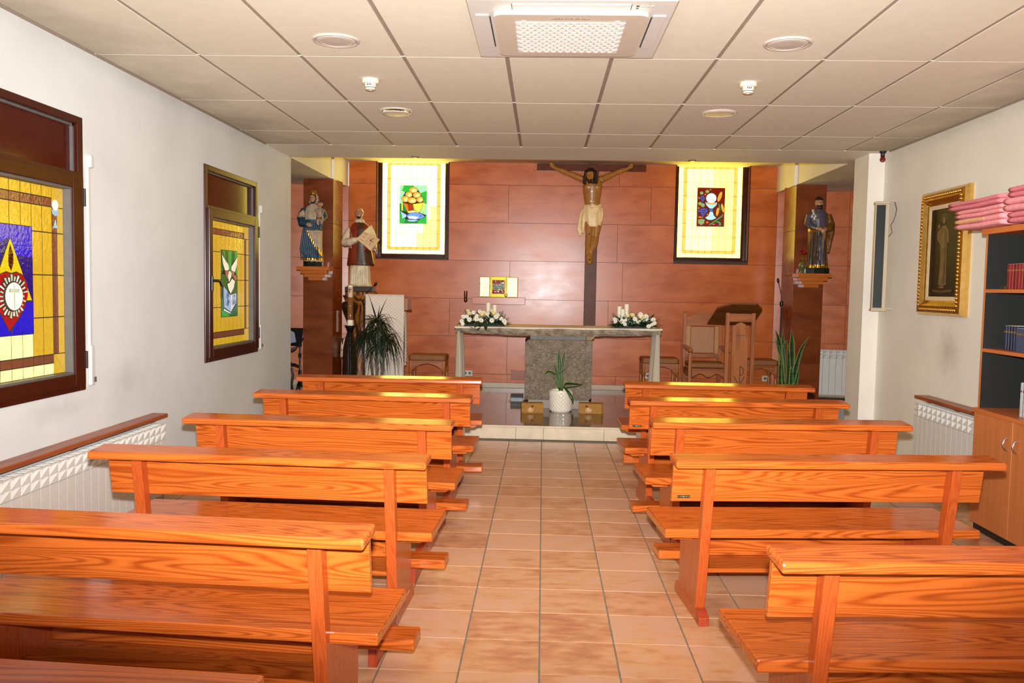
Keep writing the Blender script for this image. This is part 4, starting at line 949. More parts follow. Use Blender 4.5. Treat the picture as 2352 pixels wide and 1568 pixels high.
for k in range(n + 1):
    u = k/n; x = X0s + (X1s - X0s)*u; th = .062 + .030*math.sin(math.pi*u)**.8
    top = zz(1.036 + .014*u); j = lambda a: random.uniform(-a, a)
    lo = top - th
    rs.append([(x, -.02 + j(.006), top), (x, -.024 + j(.008), top - th*.35), (x, -.014 + j(.010), top - th*.7), (x, .004 + j(.006), lo + j(.004)), (x, .30, lo - .002), (x, .60, lo), (x, .62, top - th*.5), (x, .60, top)])
MB().rings(rs).build('slab', STONE, al)
# altar cloth: runner on top, hanging down at both ends
ac_ = thing('altar_cloth', 'white altar runner hanging down at both ends of the slab', 'cloth', (0, 9.46, ZP))
rs = []
for k in range(41):
    u = k/40; x = X0s - .01 + (X1s - X0s + .02)*u; top = zz(1.037 + .014*u)
    rs.append([(x, -.028, top - .012 - .004*math.sin(u*22)), (x, -.024, top + .002), (x, .0, top + .006), (x, .56, top + .006), (x, .56, top + .001), (x, .0, top + .001), (x, -.018, top - .002), (x, -.022, top - .014 - .004*math.sin(u*22))])
MB().rings(rs).build('runner', CLOTH, ac_, smooth=True)
def drop(xe, sgn, zt):
    vs_, fs = [], []; NU, NV = 40, 14
    for j in range(NV + 1):
        v = j/NV; z = zt - v*.78
        for i in range(NU + 1):
            u = i/NU; spread = .028 + .045*v
            x = xe + sgn*(.012 + .012*v) + spread*.62*math.sin(u*math.pi*9 + .6) - sgn*.02*v
            vs_.append((x, -.02 + .50*u - .02*v*math.cos(u*18), z))
    for j in range(NV):
        for i in range(NU): a = j*(NU + 1) + i; fs.append((a, a + 1, a + NU + 2, a + NU + 1))
    o = MB().add(vs_, fs).build('side_drop', SHEER, ac_, smooth='all'); so = o.modifiers.new('solid', 'SOLIDIFY'); so.thickness = .002
drop(X0s + .035, -1, zz(1.034)); drop(X1s - .045, 1, zz(1.048))
MB().box(-.58, .60, .36, .55, zz(1.046), zz(1.052)).build('window_reflection_strip', plain('yellow_reflection_on_runner', (214, 170, 90), .7), ac_)  # yellow reflection of the windows, laid on the cloth as a coloured strip

# ------------------------------------------------------------------ flower arrangements and candles on the altar
LEAFD = plain('dark_green_leaf', (26, 58, 24), .4, var=.25, scale=30); LEAFM = plain('mid_green_leaf', (48, 88, 36), .5, var=.2); PETW = plain('white_petal', (244, 238, 226), .6, var=.03); PETC = plain('cream_petal', (244, 230, 176), .6, var=.05); PETY = plain('daisy_eye', (196, 176, 70), .6); TRAY = plain('dark_teal_tray', (12, 30, 28), .6)
WAX = plain('white_wax', (242, 230, 206), .4, spec=.4, var=.02); WICK = plain('black_wick', (24, 20, 18), .8)
def leaf(m, p0, p1, w, droop=.02, n=6):
    p0, p1 = Vector(p0), Vector(p1); d = p1 - p0; side = d.cross(Vector((0, 0, 1)))
    side = side.normalized() if side.length > 1e-5 else Vector((1, 0, 0)); o = len(m.v)
    for i in range(n + 1):
        t = i/n; c = p0 + d*t - Vector((0, 0, droop*t*t)); ww = w*math.sin(math.pi*min(1, .08 + .92*t))**.8
        m.v += [tuple(c + side*ww + Vector((0,0,.002))), tuple(c - Vector((0, 0, ww*.25))), tuple(c - side*ww + Vector((0,0,.002)))]
    for i in range(n):
        a = o + 3*i; m.f += [(a, a + 1, a + 4, a + 3), (a + 1, a + 2, a + 5, a + 4)]
def daisy(t, c, r, tilt):
    m = MB(); n = 11
    M = Matrix.Translation(c) @ Vector((tilt[0], -1, tilt[1])).to_track_quat('Z', 'Y').to_matrix().to_4x4()
    for k in range(n):
        a = 2*math.pi*k/n; ca, sa = math.cos(a), math.sin(a)
        q = [(0, 0, 0), (r*.6*ca - r*.17*sa, r*.6*sa + r*.17*ca, r*.14), (r*ca, r*sa, r*.05), (r*.6*ca + r*.17*sa, r*.6*sa - r*.17*ca, r*.14), (r*.6*ca, r*.6*sa, r*.03)]
        m.add(q, [(0, 1, 4), (1, 2, 4), (2, 3, 4), (3, 0, 4)])
    o = m.xf(M).build('flower', PETW, t); MB().ball((0, 0, r*.06), (r*.22, r*.22, r*.12), 8, 5).xf(M).build('flower_centre', PETY, o, smooth=True)
def rose(t, c, r, mat=None):
    m = MB()
    for k in range(9):
        a = 2.4*k; rr = r*(.35 + .07*k); h = r*(.55 - .05*k)
        b = []
        for j in range(7):
            th = a + (j - 3)*.33
            b.append([(rr*.55*math.cos(th), rr*.55*math.sin(th), -r*.35), (rr*.95*math.cos(th), rr*.95*math.sin(th), h*.35), (rr*1.12*math.cos(th), rr*1.12*math.sin(th), h)])
        vs_ = [p for q in b for p in q]; fs = []
        for j in range(6):
            for i in range(2): q = 3*j + i; fs.append((q, q + 1, q + 4, q + 3))
        m.add(vs_, fs)
    m.ball((0, 0, r*.1), (r*.4, r*.4, r*.42), 10, 7)
    M = Matrix.Translation(c) @ Vector((.1, -.8, .6)).to_track_quat('Z', 'Y').to_matrix().to_4x4()
    o = m.xf(M).build('flower', mat or PETC, t, smooth='all')
def arrangement(name, label, X, Y, Z, daisies, roses, seed, w):
    random.seed(seed); t = thing(name, label, 'flowers', (X, Y, Z), 0, 'flower arrangements on the altar')
    MB().box(-w*.40, w*.40, -.03, .06, 0, .020).build('tray', TRAY, t, bevel=.006)
    f = MB()
    for k in range(190):
        a = random.uniform(0, 2*math.pi); el = random.uniform(-.05, 1.1); L = random.uniform(.06, .16) * (1.25 if abs(math.cos(a)) > .7 else .9)
        b = (random.uniform(-w*.35, w*.35), random.uniform(-.04, .05), random.uniform(.02, .06))
        e = (b[0] + L*math.cos(a)*math.cos(el)*.9, b[1] + L*math.sin(a)*math.cos(el)*.8, max(.008, b[2] + L*math.sin(el)))
        leaf(f, b, e, random.uniform(.008, .019), .01)
    for s in (-1, 1):
        for k in range(10):
            b = (s*w*.35, random.uniform(-.04, .04), .03); e = (s*(w*.5 + random.uniform(-.03, .04)), random.uniform(-.08, .06), random.uniform(.008, .07)); leaf(f, b, e, .008, .008)
    f.build('foliage', LEAFD, t)
    g = MB()
    for k in range(8):
        x = random.uniform(-w*.4, w*.4)
        for q in range(5): leaf(g, (x + .004*q, .02, .10 + .012*q), (x + .004*q + random.choice((-1, 1))*.025, .01, .125 + .014*q), .004, .0)
    g.build('fern_sprigs', LEAFM, t)
    for d in daisies: daisy(t, Vector(d[:3]), d[3]*1.3, (random.uniform(-.4, .4), random.uniform(.0, .6)))
    for r in roses: rose(t, Vector(r[:3]), r[3]*1.12, PETW if len(r) > 4 else None)
    s = MB()
    for k in range(90): s.ball((random.uniform(-w*.4, w*.45), random.uniform(-.075, -.02), random.uniform(.05, .12)), .0035, 5, 4)
    o = s.build('tiny_white_blossom', PETW, t); o['kind'] = 'stuff'
    return t
def candle(label, x, y, z, r, h):
    t = thing('candle', label, 'candle', (x, y, z), 0, 'pillar candles on the altar')
    MB().lathe([(r*.96, 0), (r, .004), (r, h - .004), (r*.94, h), (r*.55, h - .004), (r*.2, h - .006)], 22).build('wax_body', WAX, t, smooth=True)
    MB().tube([(0, 0, h - .007), (.001, 0, h + .004), (.003, 0, h + .012)], .0016, 6).build('wick', WICK, t)
ZA = 1.0445
sx = lambda px: (px - 740/9.8*0)  # unused scale
_a = lambda px, py: ((px - 780)/9.8*.00478, (1210 - py)/9.8*.00478)
dl = []
for px, py, r in ((310,1000,.024),(280,1100,.024),(300,1160,.020),(455,1060,.026),(385,990,.022),(540,900,.022),(610,1040,.028),(720,1070,.028),(620,970,.020),(965,1070,.026),(1060,990,.026),(1100,950,.022),(1180,1030,.022),(1250,1080,.026),(1265,1130,.018),(860,930,.018),(680,870,.018)):
    x, z = _a(px, py); dl.append((x, -.07 + random.uniform(-.02, .02) - (z < .08)*.02, z, r))
rl = []
for px, py, r in ((735,945,.044),(430,935,.028),(405,870,.020),(1000,915,.034),(945,870,.024)):
    x, z = _a(px, py); rl.append((x, -.055, z, r))
fa = arrangement('flower_arrangement', 'white roses and daisies with greenery at the left end of the altar', -.655, 9.56, ZA, dl, rl, 5, .58)
fl = MB()
for (p0, p1) in (((-.02, -.09, .05), (-.065, -.155, -.052)), ((.02, -.09, .05), (.03, -.16, -.050)), ((-.05, -.08, .05), (-.10, -.15, -.02))): leaf(fl, p0, p1, .020, .0)
fl.build('broad_leaf', LEAFD, fa)
candle('taller white candle behind the left flowers', -.618, 9.66, ZA, .026, .262); candle('shorter white candle behind the left flowers', -.545, 9.67, ZA, .026, .238)
_b = lambda px, py: ((px - 640)/7.84*.00478, (548 - py)/7.84*.00478)
dl = []
for px, py, r in ((290,390,.024),(300,430,.020),(420,420,.026),(470,470,.020),(480,400,.018),(650,370,.024),(720,415,.030),(750,285,.024),(860,330,.024),(985,380,.026),(1010,440,.022),(905,500,.024),(960,470,.020),(800,380,.024),(880,390,.018)):
    x, z = _b(px, py); dl.append((x, -.07 + random.uniform(-.02, .02), z, r))
rl = [(*(lambda q: (q[0], -.055, q[1]))(_b(755, 345)), .042), (*(lambda q: (q[0], -.05, q[1]))(_b(600, 315)), .030), (*(lambda q: (q[0], -.05, q[1]))(_b(515, 325)), .024), (*(lambda q: (q[0], -.06, q[1]))(_b(845, 320)), .026)]
arrangement('flower_arrangement', 'white roses and daisies with greenery at the right end of the altar', 1.015, 9.56, ZA + .006, dl, rl, 9, .52)
candle('middle white candle of three behind the right flowers', .862, 9.63, ZA + .006, .027, .243); candle('shortest white candle of three, in front', .897, 9.60, ZA + .006, .026, .212); candle('tallest white candle of three behind the right flowers', .946, 9.66, ZA + .006, .027, .268)

# ------------------------------------------------------------------ things on the platform before the altar
POTW = None
def potmat():
    t = NT('white_quilted_ceramic').P(.25, 0, .5)
    t.b.inputs['Base Color'].default_value = srgb(238, 226, 208); return t.m
POTW = potmat(); SOIL = plain('dark_soil', (34, 24, 18), .9, var=.3, bump=.5)
def variegated(name, c_in, c_edge, c2):
    t = NT(name).P(.35, 0, .4)
    at = t.node('ShaderNodeAttribute', attribute_name='edge'); v = t.mapping((1, 1, 14)); nz = t.node('ShaderNodeTexNoise'); nz.inputs['Scale'].default_value = 5; t.L(v, nz.inputs['Vector'])
    base = t.ramp(nz.outputs[0], [(.4, srgb(*c_in)), (.6, srgb(*c2))])
    st = t.node('ShaderNodeMapRange'); st.inputs[1].default_value = .80; st.inputs[2].default_value = .92; t.L(at.outputs['Fac'], st.inputs[0])
    mx = t.node('ShaderNodeMix', data_type='RGBA'); mx.inputs[7].default_value = srgb(*c_edge); t.L(st.outputs[0], mx.inputs[0]); t.L(base, mx.inputs[6]); t.L(mx.outputs[2], t.b.inputs['Base Color']); return t.m
SANS = variegated('snake_plant_leaf', (20, 52, 26), (176, 168, 78), (44, 82, 44)); SANS2 = variegated('striped_leaf', (20, 58, 20), (150, 146, 58), (32, 78, 28))
def blade(pts, ws, mat, parent, nm='leaf', cup=.35, side=None):
    """strap leaf along pts with half widths ws; margin stored for the coloured edge"""
    pts = [Vector(p) for p in pts]
    # resample
    P_, W_ = [], []
    for i in range(len(pts) - 1):
        for k in range(4):
            t = k/4; P_.append(pts[i].lerp(pts[i+1], t)); W_.append(ws[i]*(1-t) + ws[i+1]*t)
    P_.append(pts[-1]); W_.append(ws[-1])
    for _ in range(2): P_ = [P_[0]] + [(P_[i-1] + P_[i]*2 + P_[i+1])/4 for i in range(1, len(P_) - 1)] + [P_[-1]]
    v, f, e = [], [], []; S = side or Vector((1, 0, 0))
    for i, p in enumerate(P_):
        t = (P_[min(i+1, len(P_)-1)] - P_[max(i-1, 0)]).normalized(); s = (S - t*S.dot(t)).normalized(); nrm = t.cross(s)
        for u in (-1, -.72, -.3, .3, .72, 1): v.append(tuple(p + s*W_[i]*u + nrm*W_[i]*cup*(1 - u*u))); e.append(abs(u))
    for i in range(len(P_) - 1):
        for k in range(5): a = 6*i + k; f.append((a, a + 1, a + 7, a + 6))
    me = bpy.data.meshes.new(nm); me.from_pydata(v, [], f); me.update(); at = me.attributes.new('edge', 'FLOAT', 'POINT')
    for i, x in enumerate(e): at.data[i].value = x
    o = link(nm, me, mat, parent, smooth='all'); so = o.modifiers.new('solid', 'SOLIDIFY'); so.thickness = .003; so.offset = 0
    return o
pt = thing('potted_plant', 'striped leafed plant in a white quilted ceramic pot before the altar', 'plant', (.216, 9.325, ZP))
prof = [(.105, 0), (.112, .010), (.116, .03), (.124, .16), (.126, .225), (.124, .235), (.112, .235), (.108, .215), (.004, .212)]
pot = MB().lathe(prof, 48).build('pot', POTW, pt, smooth=True)
dm = MB().ball((0, 0, 0), (.0165, .006, .0165), 4, 4)
for j in range(9):
    for i in range(20):
        a = 2*math.pi*(i + .5*(j % 2))/20; r = .1155 + .0095*j/9
        M = Matrix.Translation((r*math.sin(a), -r*math.cos(a), .028 + .0225*j)) @ Matrix.Rotation(a, 4, 'Z')
        if math.cos(a) > -.2: MB().add(dm.v, dm.f).xf(M).build('quilted_diamond', POTW, pot)
MB().lathe([(.108, .205), (.06, .213), (.003, .216)], 20).build('soil', SOIL, pt)
q = lambda px, py: ((px - 762)/7.127*.00485, 0, (1465 - py)/7.127*.00485)
def qb(l, ws, y=0.0, ys=None, **k):
    blade([(q(*p)[0], (y if ys is None else ys[i]), q(*p)[2]) for i, p in enumerate(l)], ws, SANS2, pt, **k)
qb([(755,1125),(735,800),(722,620),(717,450)], [.010,.018,.022,.001]); qb([(765,1125),(770,800),(795,620),(810,495)], [.010,.016,.018,.001], .01)
qb([(745,1125),(705,900),(668,780),(645,672)], [.010,.019,.015,.001], -.02); qb([(735,1100),(690,1000),(655,940),(620,900)], [.010,.014,.010,.001], -.03)
qb([(740,950),(640,850),(560,825),(520,840),(492,892)], [.008,.014,.016,.012,.001], -.01, side=Vector((.2, -.5, 1))); qb([(700,960),(660,965),(610,955),(556,948)], [.003,.004,.004,.001], -.03, side=Vector((0,-.3,1)))
qb([(780,1125),(785,1020),(795,960),(810,905)], [.008,.010,.008,.001], -.03); qb([(720,840),(760,830),(800,800),(830,768)], [.004,.006,.006,.001], 0, side=Vector((.2,-.3,1)))
qb([(790,1110),(820,1010),(880,1000),(1000,1010),(1105,1018)], [.008,.014,.018,.014,.001], -.03, side=Vector((0,-.6,1))); qb([(800,1080),(880,1065),(960,1055),(1040,1040),(1100,1020)], [.004,.008,.009,.007,.001], -.05, side=Vector((0,-.6,1)))
qb([(800,1060),(860,1110),(920,1200),(945,1260),(955,1325)], [.008,.016,.018,.012,.001], -.11, ys=[-.05,-.115,-.14,-.142,-.142])
STRAW = plain('golden_straw', (176, 124, 50), .6, var=.35, scale=120, bump=.9, bscale=180, bdist=.008); KNOT = plain('dark_knot', (92, 60, 40), .7, var=.3); PALEK = plain('pale_heartwood', (206, 160, 116), .6, var=.25, scale=40)
def strawblock(label, x, y, rz, L, Dp, Hh, side):
    t = thing('straw_block', label, 'box', (x, y, ZP), rz, 'woven straw blocks')
    MB().prism_z([(-L/2, -Dp*.25), (-L*.2 if side < 0 else -L/2, -Dp/2), (L/2 if side < 0 else L*.42, -Dp/2), (L/2, -Dp*.3), (L/2, Dp/2), (-L/2, Dp/2)], 0, Hh).build('block', STRAW, t, bevel=.004)
    MB().ball((-L*.1, -Dp/2, Hh*.35), (L*.14, .006, Hh*.25), 10, 6).build('pale_patch', PALEK, t, smooth=True); MB().ball((-L*.02 if side < 0 else -L*.18, -Dp/2 - .001, Hh*.72), (L*.07, .005, Hh*.10), 8, 5).build('knot', KNOT, t, smooth=True)
strawblock('golden straw block left of the white pot', -.095, 9.16, R_(8), .235, .12, .110, -1); strawblock('golden straw block right of the white pot', .545, 9.22, R_(-4), .265, .13, .112, 1)
sp = thing('floor_lamp', 'small dark grey floodlight lying on the platform left of the altar', 'lamp', (-.285, 10.02, ZP))
MB().prism_x([(-.02, .01), (.09, .03), (.09, .09), (-.01, .085), (-.04, .06)], -.075, .075).build('housing', plain('slate_enamel', (74, 80, 86), .4), sp, bevel=.004)
MB().prism_x([(-.045, .012), (-.035, .058), (-.03, .056), (-.04, .010)], -.072, .072).build('glass_front', plain('grey_glass', (110, 118, 122), .2), sp); MB().box(-.088, .088, -.02, .05, 0, .010).build('stand', plain('black_metal', (20, 20, 22), .4), sp)
MB().tube([(.08, .02, .012), (.10, -.03, .010), (.13, .01, .008)], .005, 6).build('cable', plain('black_metal', (20, 20, 22)), sp)
# ------------------------------------------------------------------ crucifix on the back wall
CROSSW = plain('dark_cross_wood', (98, 46, 22), .34, spec=.12, var=.25, scale=8); 
SKIN = plain('aged_painted_skin', (168, 112, 52), .28, spec=.5, var=.15, scale=18); HAIRD = plain('dark_painted_hair', (40, 22, 10), .5, var=.3, scale=60); LOIN = plain('painted_loincloth', (240, 208, 152), .45, var=.08, scale=25); BLOODK = plain('painted_wound', (70, 22, 10), .4)
cr = thing('crucifix', 'large wooden crucifix with carved figure on the back wall', 'crucifix', (.622, YB, 0))
MB().box(-.078, .078, -.06, -.002, .86, 3.118).build('upright_beam', CROSSW, cr, bevel=.004); MB().box(-.735, .695, -.0605, -.003, 3.030, 3.115).build('cross_beam', CROSSW, cr, bevel=.004)
# figure in cross coordinates: x relative to the upright, y towards the room is negative
def X_(px): return .565 + (px - 1353)*.00575 - .622
def Z_(py): return 3.072 - (py - 381)*.00562
b = MB()
yb = -.16
b.loft([(2.52, .000, yb, .100, .075), (2.58, -.005, yb - .005, .098, .072), (2.65, -.008, yb - .012, .106, .078), (2.74, -.010, yb - .018, .122, .088), (2.82, -.008, yb - .02, .126, .088), (2.875, -.005, yb - .015, .112, .075), (2.92, -.005, yb - .005, .060, .050)], 28)
for s in (-1, 1): b.ball((-.008 + .058*s, yb - .075, 2.80), (.052, .03, .038)); 
for k in range(3):
    for s in (-1, 1): b.ball((-.006 + .026*s, yb - .070 + .002*k, 2.70 - .045*k), (.024, .018, .022), 10, 7)
b.tube([(-.005, yb - .005, 2.90), (-.02, yb - .03, 2.945), (-.03, yb - .045, 2.97)], [.042, .036, .036], 12)
# arms
for (sh, el, wr, hd, fs) in (((-.105, yb + .01, 2.895), (X_(1306), -.125, 2.985), (X_(1277), -.105, 3.05), (X_(1268), -.10, 3.085), -1), ((.105, yb + .01, 2.905), (X_(1412), -.125, 2.992), (X_(1440), -.105, 3.055), (X_(1449), -.10, 3.085), 1)):
    mid = tuple((a + c)/2 for a, c in zip(sh, el)); m2 = tuple((a + c)/2 for a, c in zip(el, wr))
    b.ball(sh, .052); b.tube([sh, mid, el, m2, wr, hd], [.046, .043, .034, .033, .022, .020], 12)
    b.ball(hd, (.026, .014, .030), 10, 7)
    for k in range(4):
        dx = fs*(.020 - .0*k) ; x0 = hd[0] + (k - 1.5)*.013
        b.tube([(x0, hd[1], hd[2] + .018), (x0 + fs*.006, hd[1] - .012, hd[2] + .040), (x0 + fs*.008, hd[1] - .026, hd[2] + .042 - .004*abs(k - 1.5))], [.0072, .0068, .0058], 6)
    b.tube([(hd[0] - fs*.018, hd[1] - .004, hd[2]), (hd[0] - fs*.036, hd[1] - .016, hd[2] + .012), (hd[0] - fs*.040, hd[1] - .024, hd[2] + .022)], [.008, .0075, .006], 6)
# legs, knees together and bent, feet crossed
L1 = [(-.050, yb, 2.46), (-.045, yb - .045, 2.32), (X_(1356), yb - .075, 2.195), (X_(1355), yb - .035, 2.07), (X_(1354), yb - .02, 1.955)]
L2 = [(.055, yb, 2.46), (.060, yb - .04, 2.32), (X_(1371), yb - .065, 2.175), (X_(1369), yb - .025, 2.06), (X_(1361), yb - .01, 1.955)]
for L in (L1, L2): b.tube(L, [.072, .064, .046, .046, .028], 14); b.ball(L[2], (.044, .040, .045), 12, 8)
b.tube([L1[4], (X_(1356), yb - .045, 1.90), (X_(1358), yb - .06, 1.83), (X_(1358), yb - .055, 1.80)], [.028, .032, .034, .022], 10); b.tube([L2[4], (X_(1361), yb - .02, 1.89), (X_(1361), yb - .03, 1.825)], [.028, .030, .026], 10)
for k in range(5): b.tube([(X_(1358) + (k - 2)*.013, yb - .060, 1.825), (X_(1358) + (k - 2)*.0145, yb - .066, 1.798 + .003*abs(k - 1))], [.0085, .007], 6)
for L in (L1, L2): b.ball(L[1], (.05, .045, .06), 8, 6)
# head bowed to the viewer's left
hx, hy, hz = -.040, yb - .075, 2.955
b.ball((hx, hy, hz), (.062, .070, .080), 16, 11); b.tube([(hx - .012, hy - .068, hz - .005), (hx - .014, hy - .080, hz - .030), (hx - .014, hy - .070, hz - .038)], [.009, .012, .010], 8)
b.ball((hx - .012, hy - .040, hz - .075), (.034, .036, .036), 10, 7)
for s in (-1, 1): b.ball((hx - .012 + .024*s, hy - .058, hz + .012), (.016, .012, .006), 8, 5)
def ccol(x, y, z):
    if z > 2.84 and abs(x - hx) < .095 and y < hy + .12:
        face = (y < hy - .020) and (hz - .062 < z < hz + .032) and abs(x - hx + .012) < .046
        if not face and z > hz - .125 and (z > hz + .030 or abs(x - hx + .01) > .042 or y < hy - .02 and z < hz - .045): return 1
    return 0
hr = MB()
body = fuse(b, .0075, ccol, [SKIN, HAIRD], 'carved_figure', cr, 3)
for k in range(26):                                            # long locks on both sides of the head
    a = k/25*math.pi*1.30 - .15*math.pi; cx = hx + .060*math.cos(a); cy = hy + .012 + .045*math.sin(a)
    ln = .115 if abs(math.cos(a)) > .5 else .10
    hr.tube([(hx + .02*math.cos(a), hy + .02*math.sin(a), hz + .082), (cx, cy, hz + .035), (cx*1.0 + .016*math.cos(a), cy, hz - .04), (cx + .012*math.cos(a) + .004*math.sin(k*3), cy - .02, hz - ln + .01*math.sin(k*5))], [.014, .020, .018, .008], 7)
hr.ball((hx, hy + .012, hz + .03), (.070, .070, .060), 14, 9)
hr.build('hair', HAIRD, body, smooth=True)
MB().rings([[(hx + (.072 + .008*math.cos(t))*math.cos(a), hy + .01 + (.076 + .008*math.cos(t))*math.sin(a), hz + .045 + .008*math.sin(t) + .004*math.sin(a*9)) for t in [2*math.pi*i/6 for i in range(6)]] for a in [2*math.pi*k/30 for k in range(30)]], closed=True).build('thorn_crown', HAIRD, body, smooth=True)
# loincloth with a hanging end at the left
lc = MB(); lv = []
for k, (z, rx, ry, cx) in enumerate(((2.285, .112, .094, .012), (2.33, .122, .100, .008), (2.42, .130, .104, .004), (2.50, .128, .098, .002), (2.555, .118, .090, 0), (2.575, .112, .084, 0))): lv.append((z, cx, yb - .022, rx, ry, .035))
lc.loft(lv, 44, 9, .035, .5)
lc.tube([(-.115, yb - .03, 2.52), (-.06, yb - .09, 2.545), (.0, yb - .11, 2.555), (.05, yb - .105, 2.54), (.105, yb - .06, 2.575)], [.016, .022, .030, .022, .018], 10); lc.ball((-.01, yb - .115, 2.545), (.038, .022, .026))
lc.tube([(.10, yb - .06, 2.56), (.06, yb - .105, 2.50), (.02, yb - .118, 2.43), (-.03, yb - .11, 2.37)], [.018, .018, .016, .010], 8); lc.tube([(.118, yb - .05, 2.53), (.125, yb - .07, 2.44), (.115, yb - .08, 2.35)], [.016, .016, .010], 8)
lc.tube([(-.112, yb - .02, 2.535), (-.135, yb - .03, 2.46), (-.150, yb - .02, 2.36), (-.165, yb - .005, 2.25), (-.150, yb, 2.17)], [.020, .030, .036, .038, .022], 12, .55); lc.tube([(-.10, yb - .05, 2.50), (-.118, yb - .06, 2.40), (-.120, yb - .045, 2.28), (-.112, yb - .03, 2.20)], [.016, .024, .026, .012], 10)
fuse(lc, .008, lambda x, y, z: 0, [LOIN], 'loincloth', cr, 2)
for p in ((L1[2][0], L1[2][1] - .040, L1[2][2]), (L2[2][0], L2[2][1] - .036, L2[2][2])): MB().ball(p, (.012, .006, .014), 8, 5).build('wound', BLOODK, body)
MB().ball((X_(1358), yb - .096, 1.86), (.009, .006, .016), 8, 5).build('nail', BLOODK, body)

# ------------------------------------------------------------------ tabernacle, its ledge, the red lamp
BRIGHTG = plain('hammered_gold', (255, 226, 150), .36, metal=1.0, var=.2, scale=50, bump=.6, bscale=48, bdist=.010); GFR = plain('gold_frame', (120, 84, 26), .28, metal=1.0); ENR = plain('red_enamel', (150, 18, 18), .12, bump=.8, bscale=60, bdist=.01); ENG = plain('grey_green_enamel', (120, 140, 130), .12, bump=.8, bscale=60, bdist=.01)
tb = thing('tabernacle', 'gold hammered tabernacle with a red enamel door', 'tabernacle', (-.585, YB, 1.352))
MB().box(-.255, .250, -.16, -.001, 0, .266).build('body', GFR, tb, bevel=.003)
MB().box(-.250, -.122, -.178, -.160, .004, .262).build('hammered_wing', BRIGHTG, tb, bevel=.004); MB().box(.112, .246, -.178, -.160, .004, .262).build('hammered_wing', BRIGHTG, tb, bevel=.004)
for x in (-.112, .096): MB().tube([(x, -.172, .005), (x, -.172, .262)], .009, 10).build('gold_rod', BRIGHTG, tb, smooth=True)
dr_ = MB().box(-.092, .085, -.174, -.160, .038, .232).build('door', GFR, tb)
for (z0, z1, mt) in ((.176, .226, ENR), (.100, .174, ENG), (.044, .098, ENR)): MB().box(-.086, .079, -.180, -.174, z0, z1).build('enamel_panel', mt, dr_, bevel=.003)
random.seed(4)
for k in range(22): MB().ball((random.uniform(-.075, .07), -.181, random.uniform(.055, .215)), (.009, .005, .010), 7, 5).build('enamel_bead', plain('silver_bead', (215, 218, 214), .15, metal=.8), dr_, smooth=True)
MB().tube([(.0, -.181, .10), (.0, -.182, .18)], .005, 6).build('cross_bar', plain('dark_enamel', (20, 30, 28), .2), dr_); MB().tube([(-.035, -.182, .148), (.035, -.182, .148)], .004, 6).build('cross_bar', plain('dark_enamel', (20, 30, 28)), dr_)
MB().ball((.098, -.185, .026), (.022, .012, .022), 10, 7).build('knob', BRIGHTG, tb, smooth=True)
lg = tag(MB().box(-.93, -.235, YB - .20, YB - .0005, 1.258, 1.351).build('tabernacle_ledge', PANEL, bevel=.003), 'veneered shelf box under the gold tabernacle', 'shelf')
rl_ = thing('sanctuary_lamp', 'slim red glass lamp on a brass cup left of the tabernacle', 'lamp', (-1.03, YB - .06, 1.276))
MB().box(-.008, .008, -.0, .059, .02, .035).build('wall_arm', GFR, rl_); MB().lathe([(.010, 0), (.020, .010), (.024, .03), (.022, .055), (.018, .06)], 16).build('brass_cup', GFR, rl_, smooth=True); MB().lathe([(.018, .058), (.023, .064), (.023, .148), (.021, .150), (.019, .100), (.003, .095)], 18).build('red_glass', plain('red_lamp_glass', (96, 6, 10), .06, spec=.8), rl_, smooth=True)
OUTL = plain('switch_plate', (206, 198, 186), .35)
for (x, z, wd_, lab, n) in ((-.995, .324, .13, 'double power socket on the back wall left of the altar', 2), (1.418, .34, .085, 'power socket on the back wall behind the right end of the altar', 1), (2.97, .336, .083, 'power socket on the back wall under the right stool', 1)):
    t = thing('wall_socket', lab, 'socket', (x, YB, z)); MB().box(-wd_/2, wd_/2, -.012, -.0003, -.038, .038).build('plate', OUTL, t, bevel=.004)
    for k in range(n):
        cx = (k - (n - 1)/2)*.06; MB().lathe([(.020, 0), (.019, -.001), (.004, -.001)], 14).xf(Matrix.Translation((cx, -.0125, 0)) @ Matrix.Rotation(math.pi/2, 4, 'X')).build('socket_recess', SEAL, t)
        for s in (-1, 1): MB().ball((cx + s*.008, -.0135, 0), .003, 6, 4).build('socket_hole', DKG, t)
tag(MB().box(-.415, -.23, YB - .006, YB - .0003, .245, .372).build('hatch_cover', plain('hatch_veneer', (150, 72, 36), .28), bevel=.002), 'square darker hatch cover in the wall panels left of the altar', 'hatch')

# ------------------------------------------------------------------ statues
BASED = plain('black_green_base', (22, 30, 26), .22); STBLUE = plain('painted_teal_mantle', (28, 62, 82), .48, var=.3, scale=25); STCREAM = plain('painted_cream_dress', (176, 156, 128), .5, var=.15, scale=25); STGOLD = plain('painted_gold_trim', (190, 134, 46), .25, metal=.7, var=.2); STSKIN = plain('painted_face', (176, 128, 100), .35, var=.05); STVEIL = plain('painted_veil', (168, 150, 126), .4, var=.1)
EYE = plain('painted_eye', (30, 22, 20), .3); LIP = plain('painted_lip', (130, 60, 50), .4)
def face_bits(parent, hx, hy, hz, r, brow=HAIRD):
    for s in (-1, 1):
        MB().ball((hx + s*r*.36, hy - r*.93, hz + r*.10), (r*.15, r*.07, r*.08), 8, 5).build('eye', EYE, parent)
        MB().tube([(hx + s*r*.16, hy - r*.99, hz + r*.26), (hx + s*r*.54, hy - r*.86, hz + r*.27)], r*.045, 5).build('eyebrow', brow, parent)
    MB().ball((hx, hy - r*.95, hz - r*.52), (r*.22, r*.08, r*.07), 8, 5).build('mouth', LIP, parent)
